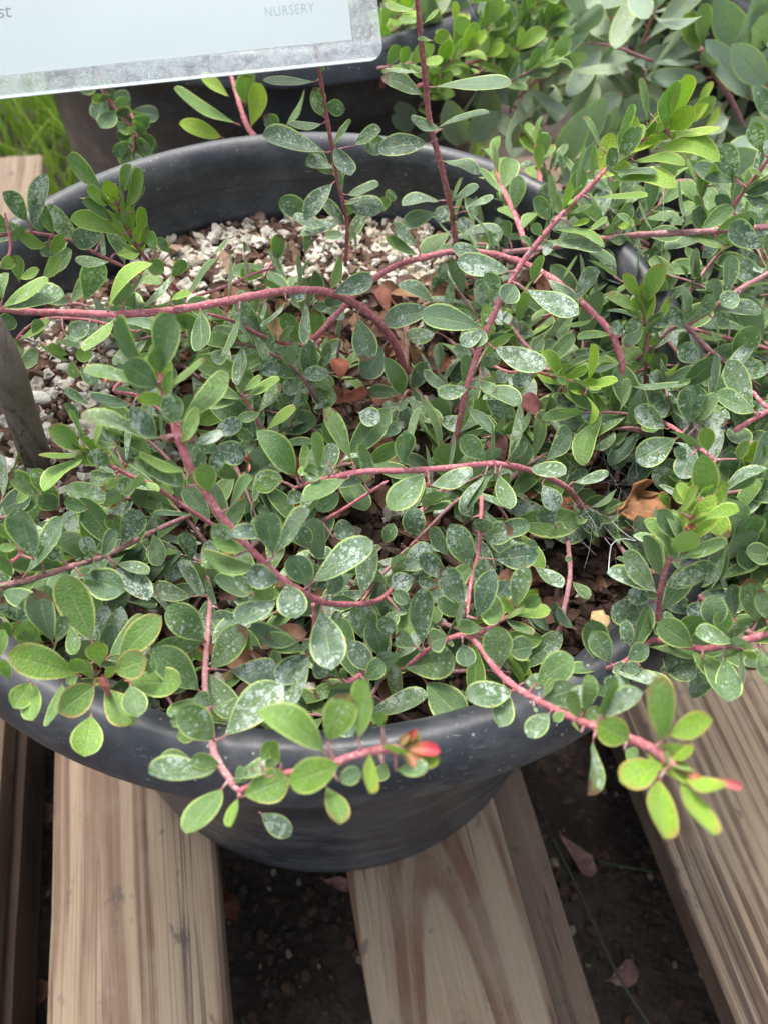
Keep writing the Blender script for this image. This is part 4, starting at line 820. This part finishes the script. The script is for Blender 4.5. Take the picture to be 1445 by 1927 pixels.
for i in range(420):
    a, r = rng.uniform(0, 6.28), .13 * math.sqrt(rng.uniform(0, 1)); x, y = PCX + r * math.cos(a) + .01, PCY + r * math.sin(a)
    q = PR((x, y, SZ))
    if q[1] < 560 or (q[0] < 330 and q[1] < 1000): continue
    b = np.array([x, y, soilz(x, y) + random.uniform(.003, .009)]); az = rng.uniform(0, 6.28); l = random.uniform(.009, .018)
    e = b + np.array([math.cos(az), math.sin(az), random.uniform(-.15, .5)]) * l
    V, Fc, A = leaf_geom(b, e, np.array([0, -.4, 1.]) + rng.normal(0, .3, 3), l * .5, fold=.4, arch=.08)
    k = random.uniform(.4, 1.05); col = np.array(random.choice(((.24, .09, .06), (.2, .1, .06), (.28, .15, .08), (.14, .07, .055)))) * k
    lt.add(V, Fc, cc=(*col, 1))
tag(lt.build('leaf_litter', MDRY), 'small red brown fallen leaves scattered on the soil under the shrub', 'leaf litter', kind='stuff')
dt = MB()
for pts, r in (([(640, 640, -.004), (636, 680, -.01), (645, 740, -.024), (660, 800, -.034)], .0006), ([(640, 715, -.02), (670, 712, -.018)], .0004), ([(1040, 1235, -.034), (1050, 1200, -.03), (1062, 1165, -.03)], .0006)):
    dt.add(*tube(catmull([U(*p) for p in pts]), r, 6, .3))
tag(dt.build('dead_twig', MSTEMB), 'thin dark dead twigs standing among the red brown leaves at the centre', 'twig')
# cobweb
wb = MB()
def strand(pts, r=.00009, sag=0):
    P3 = [U(x, y, z) for x, y, z in pts]; wb.add(*tube(catmull(P3, 5), r, 4))
strand([(1137, 1012, -.008), (1143, 1020, -.009), (1149, 1027, -.010)], .00018); strand([(1149, 1027, -.010), (1146, 1050, -.012), (1144, 1078, -.012)], .0002)
strand([(1149, 1027, -.010), (1158, 1018, -.01), (1175, 1014, -.009), (1196, 1018, -.005)], .00016); strand([(1196, 1018, -.005), (1170, 1000, -.009), (1150, 980, -.012)], .00009)
for i in range(110):
    x, y = rng.normal(1135, 48), rng.normal(925, 55); a = rng.uniform(0, 6.28); l = random.uniform(20, 90); z = random.uniform(-.026, -.006)
    x2, y2 = x + l * math.cos(a), y + l * math.sin(a); z2 = z + random.uniform(-.006, .006)
    strand([(x, y, z), ((x + x2) / 2 + rng.normal(0, 4), (y + y2) / 2 + 4, (z + z2) / 2 - .001), (x2, y2, z2)], random.uniform(.00002, .00004))
t = NT('cobweb_silk'); MW = t.out(t.bsdf((.6, .6, .6), .5))
tag(wb.build('spider_web', MW), 'wispy white cobweb spanning the leaves above the crumpled dry leaf', 'cobweb')
for pts, lb in (([(1248, 360, .03), (1246, 430, .02), (1244, 490, .01)], 'single spider thread hanging straight down over the dark gap at the right'), ([(880, 0, .06), (893, 30, .055), (912, 55, .05)], 'slanting spider thread at the top beside the tall red stem')):
    mb = MB(); mb.add(*tube(catmull([U(*p) for p in pts], 5), .00007, 4)); tag(mb.build('spider_thread', MW), lb, 'cobweb')
#@@BACKGROUND
# ------------------------------------------------------------------ broad-leaved shrub behind
BG = Plant('broadleaf_shrub', (*P3c, SZ), MLEAFBG, 'grey-green shrub with broad pointed leaves behind on the right', 'shrub')
def W2(x, y): return 723 + x / 2, y / 2
for pts, d0, d1, r in (([(1185, 185), (1215, 230), (1250, 290), (1300, 370), (1352, 475)], .50, .53, .0022), ([(790, -20), (770, 80), (735, 215), (700, 330)], .62, .60, .003), ([(700, 245), (600, 235), (500, 240), (430, 285)], .58, .56, .0022), ([(1400, 385), (1445, 420)], .50, .5, .002), ([(740, 210), (650, 190), (640, 160)], .6, .6, .0018), ([(1100, 690), (1300, 700), (1445, 760)], .44, .44, .0022)):
    n_ = len(pts); BG.branch([UD(*W2(*p), d0 + (d1 - d0) * k / (n_ - 1)) for k, p in enumerate(pts)], r, r * .8, MSTEMO)
BGL = """575 232 715 38 82 .05 .57;590 235 552 92 80 .1 .57;752 202 992 60 92 .02 .60;770 70 895 0 66 .05 .62;540 250 742 300 84 .1 .56;705 242 928 232 88 .02 .57;700 300 872 345 72 0 .58;920 272 1102 190 74 0 .56;1232 290 980 292 82 .15 .52;1240 135 1038 42 84 .15 .53
1372 222 1245 2 134 .15 .50;1382 382 1205 148 104 .12 .49;1448 335 1305 165 116 .12 .48;1395 205 1450 -20 116 .12 .50;1200 232 1020 240 26 .2 .50;1280 312 1332 240 24 .3 .50;640 642 765 398 114 .12 .48;692 592 838 370 116 .15 .49;518 465 642 330 52 .2 .54;600 475 715 380 62 .1 .53;560 402 548 280 64 .1 .56
640 690 832 612 118 -.1 .47;500 330 330 400 84 0 .56;385 505 400 330 104 0 .55;290 562 235 370 114 .05 .52;100 505 50 380 104 .05 .53;300 540 430 420 110 -.1 .50;478 192 492 85 62 .05 .58;440 105 570 30 64 0 .64;640 200 752 122 52 .05 .58;855 505 870 400 54 0 .52;1400 500 1288 645 124 .2 .45
640 110 540 20 70 0 .62;700 60 600 10 80 .02 .63;860 130 740 150 90 -.1 .60;900 350 800 420 80 0 .54;1050 430 900 380 100 0 .53;1150 480 1000 500 90 -.1 .50;1050 120 940 180 90 0 .58;1300 440 1200 500 70 .05 .47;1445 540 1380 440 90 .15 .46;1440 680 1300 560 120 .2 .44;420 420 480 520 60 0 .53;1340 470 1445 430 50 .1 .52
800 300 760 400 80 -.1 .54;960 480 860 600 110 -.1 .50;760 520 850 430 90 0 .52;480 560 560 440 80 0 .50;200 430 160 330 90 0 .55;100 340 20 420 80 0 .56;1100 640 1180 540 90 .05 .46;1000 620 1080 700 70 0 .46;1080 300 1160 360 70 0 .54;960 330 1060 380 80 0 .54;1445 100 1400 0 90 .1 .52;1150 20 1250 -30 80 .1 .56;1000 20 930 -40 80 .05 .60
1180 760 1120 680 60 .05 .44;1250 640 1200 700 60 .05 .44;1180 800 1230 860 50 .05 .43;1340 800 1280 860 90 .1 .43;1445 900 1340 840 110 .1 .42"""
for rec in BGL.replace('\n', ';').split(';'):
    f = [float(q) for q in rec.split()]
    BG.traced(*W2(f[0], f[1]), *W2(f[2], f[3]), f[4] / 2 * .88, max(f[5], 0), depth=f[6], Lnom=.05, spots=.35, maxd=60, wr=.75, shape=1.0)
for (a, b, c, d, w_, yy) in ((1185, 182, 1128, 52, 82, .85), (1190, 180, 1188, 18, 48, .7), (1186, 185, 1150, 170, 30, .6)):
    BG.traced(*W2(a, b), *W2(c, d), w_ / 2, yy, depth=.497, Lnom=.035, spots=.1)
for i in range(46):
    az = rng.uniform(0, 6.28); r = random.uniform(.02, .15); b = np.array([P3c[0] + r * math.cos(az), P3c[1] + r * math.sin(az), random.uniform(-.03, .04)])
    e = b + np.array([math.cos(az) * .04, math.sin(az) * .04 - .01, random.uniform(.02, .06)]); C3 = BG.twig([b, (b + e) / 2 + (0, 0, .006), e], .0014, .0008)
    BG.sprig(C3, .1, 1, .010, random.uniform(.048, .062), .29, (0, .12), spots=.35)
for i in range(105):
    d_ = random.uniform(.50, .68); b = UD(random.uniform(800, 1490) if i % 3 else random.uniform(1180, 1490), random.uniform(-30, 300), d_)
    if b[2] < -.12 or b[2] > .12: continue
    e = b + np.array([rng.normal(0, .03), rng.normal(-.01, .02), random.uniform(.0, .03)]); C3 = BG.twig([b, (b + e) / 2 + (0, 0, .006), e], .0012, .0008)
    BG.sprig(C3, .1, 1, .012, random.uniform(.048, .062), .28, (0, .12), spots=.35, up=(0, -.4, .9))
BG.build(100)

# small-leaved shrub in the pot straight behind
B2 = Plant('groundcover_shrub', (*P2, SZ), MLEAF, 'small-leaved shrub with bright lime tips growing in the pot straight behind', 'shrub')
for pts, d0, d1, y0, y1, L in (([(120, 330), (180, 305), (250, 258), (330, 235), (410, 205)], .47, .46, .5, .95, .020), ([(250, 258), (260, 180), (275, 90)], .47, .46, .5, .98, .018), ([(75, 250), (40, 200), (10, 175)], .48, .47, .4, .8, .018), ([(-10, 330), (-20, 200), (0, 90)], .49, .48, .5, .9, .018), ([(60, 245), (20, 150), (30, 60)], .50, .49, .2, .7, .02)):
    n_ = len(pts); b_ = B2.branch([UD(*W2(*p), d0 + (d1 - d0) * k / (n_ - 1)) for k, p in enumerate(pts)], .0016, .0011, MSTEM)
    B2.sprig(B2.br[b_]['C'], .12, 1., .0052, L, .5, (y0, y1), spots=.2, bi=b_, up=(0, -.5, .8))
bb = B2.branch([UD(x, y, d) for x, y, d in ((180, 120, .47), (195, 170, .46), (215, 200, .455), (245, 235, .45), (270, 270, .445))], .0014, .0009, MSTEM)
B2.sprig(B2.br[bb]['C'], .15, 1., .0045, .0165, .56, (.05, .35), spots=.25, bi=bb, up=(0, -.6, .7), droop=.1)
bb = B2.branch([UD(x, y, d) for x, y, d in ((235, 190, .46), (255, 240, .45), (250, 290, .44))], .0012, .0008, MSTEM)
B2.sprig(B2.br[bb]['C'], .1, 1., .0045, .016, .58, (.05, .2), spots=.25, bi=bb, up=(0, -.6, .7), droop=.1)
bb = B2.branch([UD(x, y, d) for x, y, d in ((480, 258, .42), (465, 235, .425), (448, 185, .43), (435, 140, .44))], .0016, .0011, MSTEM)
for (a, b, c, d, w_, yy) in ((905, 470, 655, 335, 36, .55), (845, 520, 675, 465, 52, .9), (865, 365, 755, 292, 48, .95), (925, 400, 930, 280, 84, .4), (940, 490, 985, 315, 68, .92), (880, 330, 960, 270, 50, .4), (1070, 480, 1165, 345, 36, .3), (1050, 485, 1000, 440, 60, .1)):
    B2.traced(a / 2, b / 2, c / 2, d / 2, w_ / 2, yy, depth=.425, Lnom=.026, spots=.1)
for i in range(60):
    az = rng.uniform(0, 6.28); r = .15 * math.sqrt(random.random()); b = np.array([P2[0] + r * math.cos(az), P2[1] + r * math.sin(az), random.uniform(-.03, .01)])
    e = b + np.array([rng.normal(0, .02), rng.normal(0, .02), random.uniform(.015, .04)]); C3 = B2.twig([b, (b + e) / 2, e], .0012, .0008)
    B2.sprig(C3, .1, 1, .005, .018, .5, (.1, .5), spots=.3)
for i in range(16):
    x, y = random.uniform(690, 985), random.uniform(-10, 215); b = UD(x, y, random.uniform(.45, .50)); e = b + np.array([rng.normal(.012, .012), rng.normal(-.005, .01), random.uniform(.008, .026)])
    C3 = B2.twig([b, (b + e) / 2, e], .0011, .0007); yg = random.choice((.2, .4, .6)); B2.sprig(C3, 0, 1, .0045, .018, .48, (yg, yg + .35), spots=.2, up=(0, -.5, .8), spread=42)
B2.build(100)

# upright lime-tipped shoots between the pots (the shrub seen through the far right rim)
B3 = Plant('groundcover_shrub', (.16, .43, PZ), MLEAF, 'pink-stemmed shoots with lime tips standing just beyond the right back rim', 'shrub')
for pts, d0, d1, y0, y1, red in (([(530, 920), (495, 820), (440, 700), (412, 590)], .33, .37, .35, .6, 0), ([(590, 720), (580, 640), (565, 540)], .375, .385, .6, .75, .8), ([(700, 800), (720, 700), (735, 640)], .37, .385, .2, .5, 0), ([(850, 800), (860, 700), (830, 650)], .38, .39, .1, .4, 0)):
    n_ = len(pts); b_ = B3.branch([UD(*W2(*p), d0 + (d1 - d0) * k / (n_ - 1)) for k, p in enumerate(pts)], .0013, .001, MSTEM)
    B3.sprig(B3.br[b_]['C'], .15, 1., .0075, .0165, .5, (y0, y1), spots=.25, bi=b_, up=(0, -.5, .8), red=red, spread=38)
for i in range(9):
    b = UD(*W2(random.uniform(480, 1000), random.uniform(700, 900)), random.uniform(.36, .40)); e = b + np.array([rng.normal(0, .015), rng.normal(0, .015), random.uniform(.01, .03)])
    C3 = B3.twig([b, (b + e) / 2, e], .001, .0008); B3.sprig(C3, 0, 1, .0055, .0165, .5, (.05, .5), spots=.4)
B3.build(60)

# ------------------------------------------------------------------ plant label in a worn clear sleeve, on its stake
SD = .236
org = UD(0, 0, SD); th = math.atan2(75 - 143, 663)       # slope of the card's lower edge in the picture
ax = nrm(XC * math.cos(th) - YC * math.sin(th)); ay = np.cross(nrm(-FW), ax) ; an = nrm(-FW)
def Lp(px, py): # picture point on the label plane -> local metres from the card corner
    q = UD(px, py, SD) - UD(663, 75, SD); return q @ ax, q @ ay
O = UD(663, 75, SD); g = SD / F
sign = tag(empty('plant_label', O), 'white plant label in a worn clear plastic sleeve at upper left', 'sign')
sign.matrix_world = Matrix(((ax[0], ay[0], an[0], O[0]), (ax[1], ay[1], an[1], O[1]), (ax[2], ay[2], an[2], O[2]), (0, 0, 0, 1)))
def lmesh(name, V, Fc, m, smooth=False):
    me = bpy.data.meshes.new(name); me.from_pydata([tuple(map(float, v)) for v in V], [], Fc); me.materials.append(m); me.update()
    o = bpy.data.objects.new(name, me); COL.objects.link(o); o.parent = sign; return o
def slab(name, outline, z0, z1, m):
    n = len(outline); V = [(x, y, z0) for x, y in outline] + [(x, y, z1) for x, y in outline]
    return lmesh(name, V, [tuple(range(n))[::-1], tuple(range(n, 2 * n))] + [(k, (k + 1) % n, n + (k + 1) % n, n + k) for k in range(n)], m)
Wd, Hd = 1180 * g, 560 * g
t = NT('label_card'); p = t.obj(); nn = t.noise(p, 30, 3)
MC = t.out(t.bsdf(t.mix(t.mapr(nn, .3, .7), (.44, .455, .485), (.465, .48, .505)), .6, .3))
slab('card', [(-Wd, 0), (0, 0), (0, Hd), (-Wd, Hd)], -.0003, .0003, MC)
m_b, m_r, cr = 46 * g, 54 * g, 26 * g
ol = [(-Wd - m_r, -m_b), (m_r - cr, -m_b)] + [(m_r - cr + cr * math.sin(a), -m_b + cr - cr * math.cos(a)) for a in np.linspace(.15, math.pi / 2, 7)] + [(m_r, Hd + m_b), (-Wd - m_r, Hd + m_b)]
t = NT('clear_sleeve'); p = t.obj()
w1 = t.noise(p, 170, 5, .65, 1.2); v1 = t.voro(t.mix(.02, p, t.n('TexNoise', i={'Scale': 160.}).outputs[1]), 330, 'DISTANCE_TO_EDGE')
v2 = t.voro(t.mix(.01, p, t.n('TexNoise', i={'Scale': 400.}).outputs[1]), 1000, 'DISTANCE_TO_EDGE')
crk = t.math('MAXIMUM', t.math('MULTIPLY', t.mapr(v1, .0, .045, 1, 0), t.mapr(w1, .3, .5, .25, 1)), t.math('MULTIPLY', t.mapr(v2, 0, .05, .55, 0), t.mapr(w1, .46, .6)))
sx = t.n('SeparateXYZ'); t.set(sx, 0, p)
# wear is only on the open margin, the part over the card is clear
marg = t.math('MAXIMUM', t.mapr(sx.outputs[1], -.0006, .0004, 1, 0), t.mapr(sx.outputs[0], -.0004, .0006))
edge = t.mapr(sx.outputs[1], -m_b + .0014, -m_b + .0004)
wear = t.math('MULTIPLY', t.math('MAXIMUM', t.math('MULTIPLY', crk, .95), t.mapr(w1, .62, .85, .0, .2)), marg)
wear = t.math('MAXIMUM', wear, t.math('MULTIPLY', edge, .55)); wear = t.math('MAXIMUM', wear, .05)
tb = t.n('BsdfTransparent'); tb.inputs[0].default_value = (.90, .93, .92, 1)
ms = t.n('MixShader'); t.set(ms, 0, wear); t.t.links.new(tb.outputs[0], ms.inputs[1]); t.t.links.new(t.bsdf((.66, .74, .76), .4, .5), ms.inputs[2])
gl = t.n('BsdfGlossy'); gl.inputs['Roughness'].default_value = .15; m2 = t.n('MixShader'); m2.inputs[0].default_value = .06
t.t.links.new(ms.outputs[0], m2.inputs[1]); t.t.links.new(gl.outputs[0], m2.inputs[2]); MSL = t.out(m2.outputs[0])
slab('sleeve', ol, .0006, .0010, MSL)
def text(body, x, y, size, col, sx=1., sp=1., name='lettering'):
    cu = bpy.data.curves.new('txt', 'FONT'); cu.body = body; cu.size = size; cu.space_character = sp; cu.resolution_u = 3
    o = bpy.data.objects.new('txt', cu); COL.objects.link(o); bpy.context.view_layer.update()
    me = bpy.data.meshes.new_from_object(o.evaluated_get(bpy.context.evaluated_depsgraph_get())); bpy.data.objects.remove(o); bpy.data.curves.remove(cu)
    t = NT('ink'); me.materials.clear(); me.materials.append(t.out(t.bsdf(col, .7)))
    ob = bpy.data.objects.new(name, me); COL.objects.link(ob); ob.parent = sign; ob.location = (x, y, .00036); ob.scale = (sx, 1, 1); return ob
x_, y_ = Lp(499, 34); text('NURSERY', x_, y_, 27 * g, (.25, .30, .34), .76, 1.12)
x_, y_ = Lp(-3, 36); text('st', x_, y_, 38 * g, (.10, .11, .16), 1.05, .95)
x_, y_ = Lp(175, 6)
# stake: one grey pole rising from the soil to the back of the label
MSTK = mat_wood('stake_wood', (.25, .205, .17), (.15, .12, .10), 5.5, 300, .002, .9)
Ps = [U(92, 930, SZ - .01), U(66, 855, SZ + .010), U(36, 765, SZ + .036), U(-5, 655, SZ + .07), UD(-140, 420, .245), UD(-260, 200, .242), UD(-330, 40, .2395)]
Mi = np.array(sign.matrix_world.inverted())
V, Fc = tube(catmull(Ps, 8), .0058, 16, .02); V = [(Mi @ np.array([*v, 1]))[:3] for v in V]
lmesh('stake', V, Fc, MSTK).data.polygons.foreach_set('use_smooth', [True] * len(Fc))
for o in bpy.data.objects:
    if '_o' in o: del o['_o']
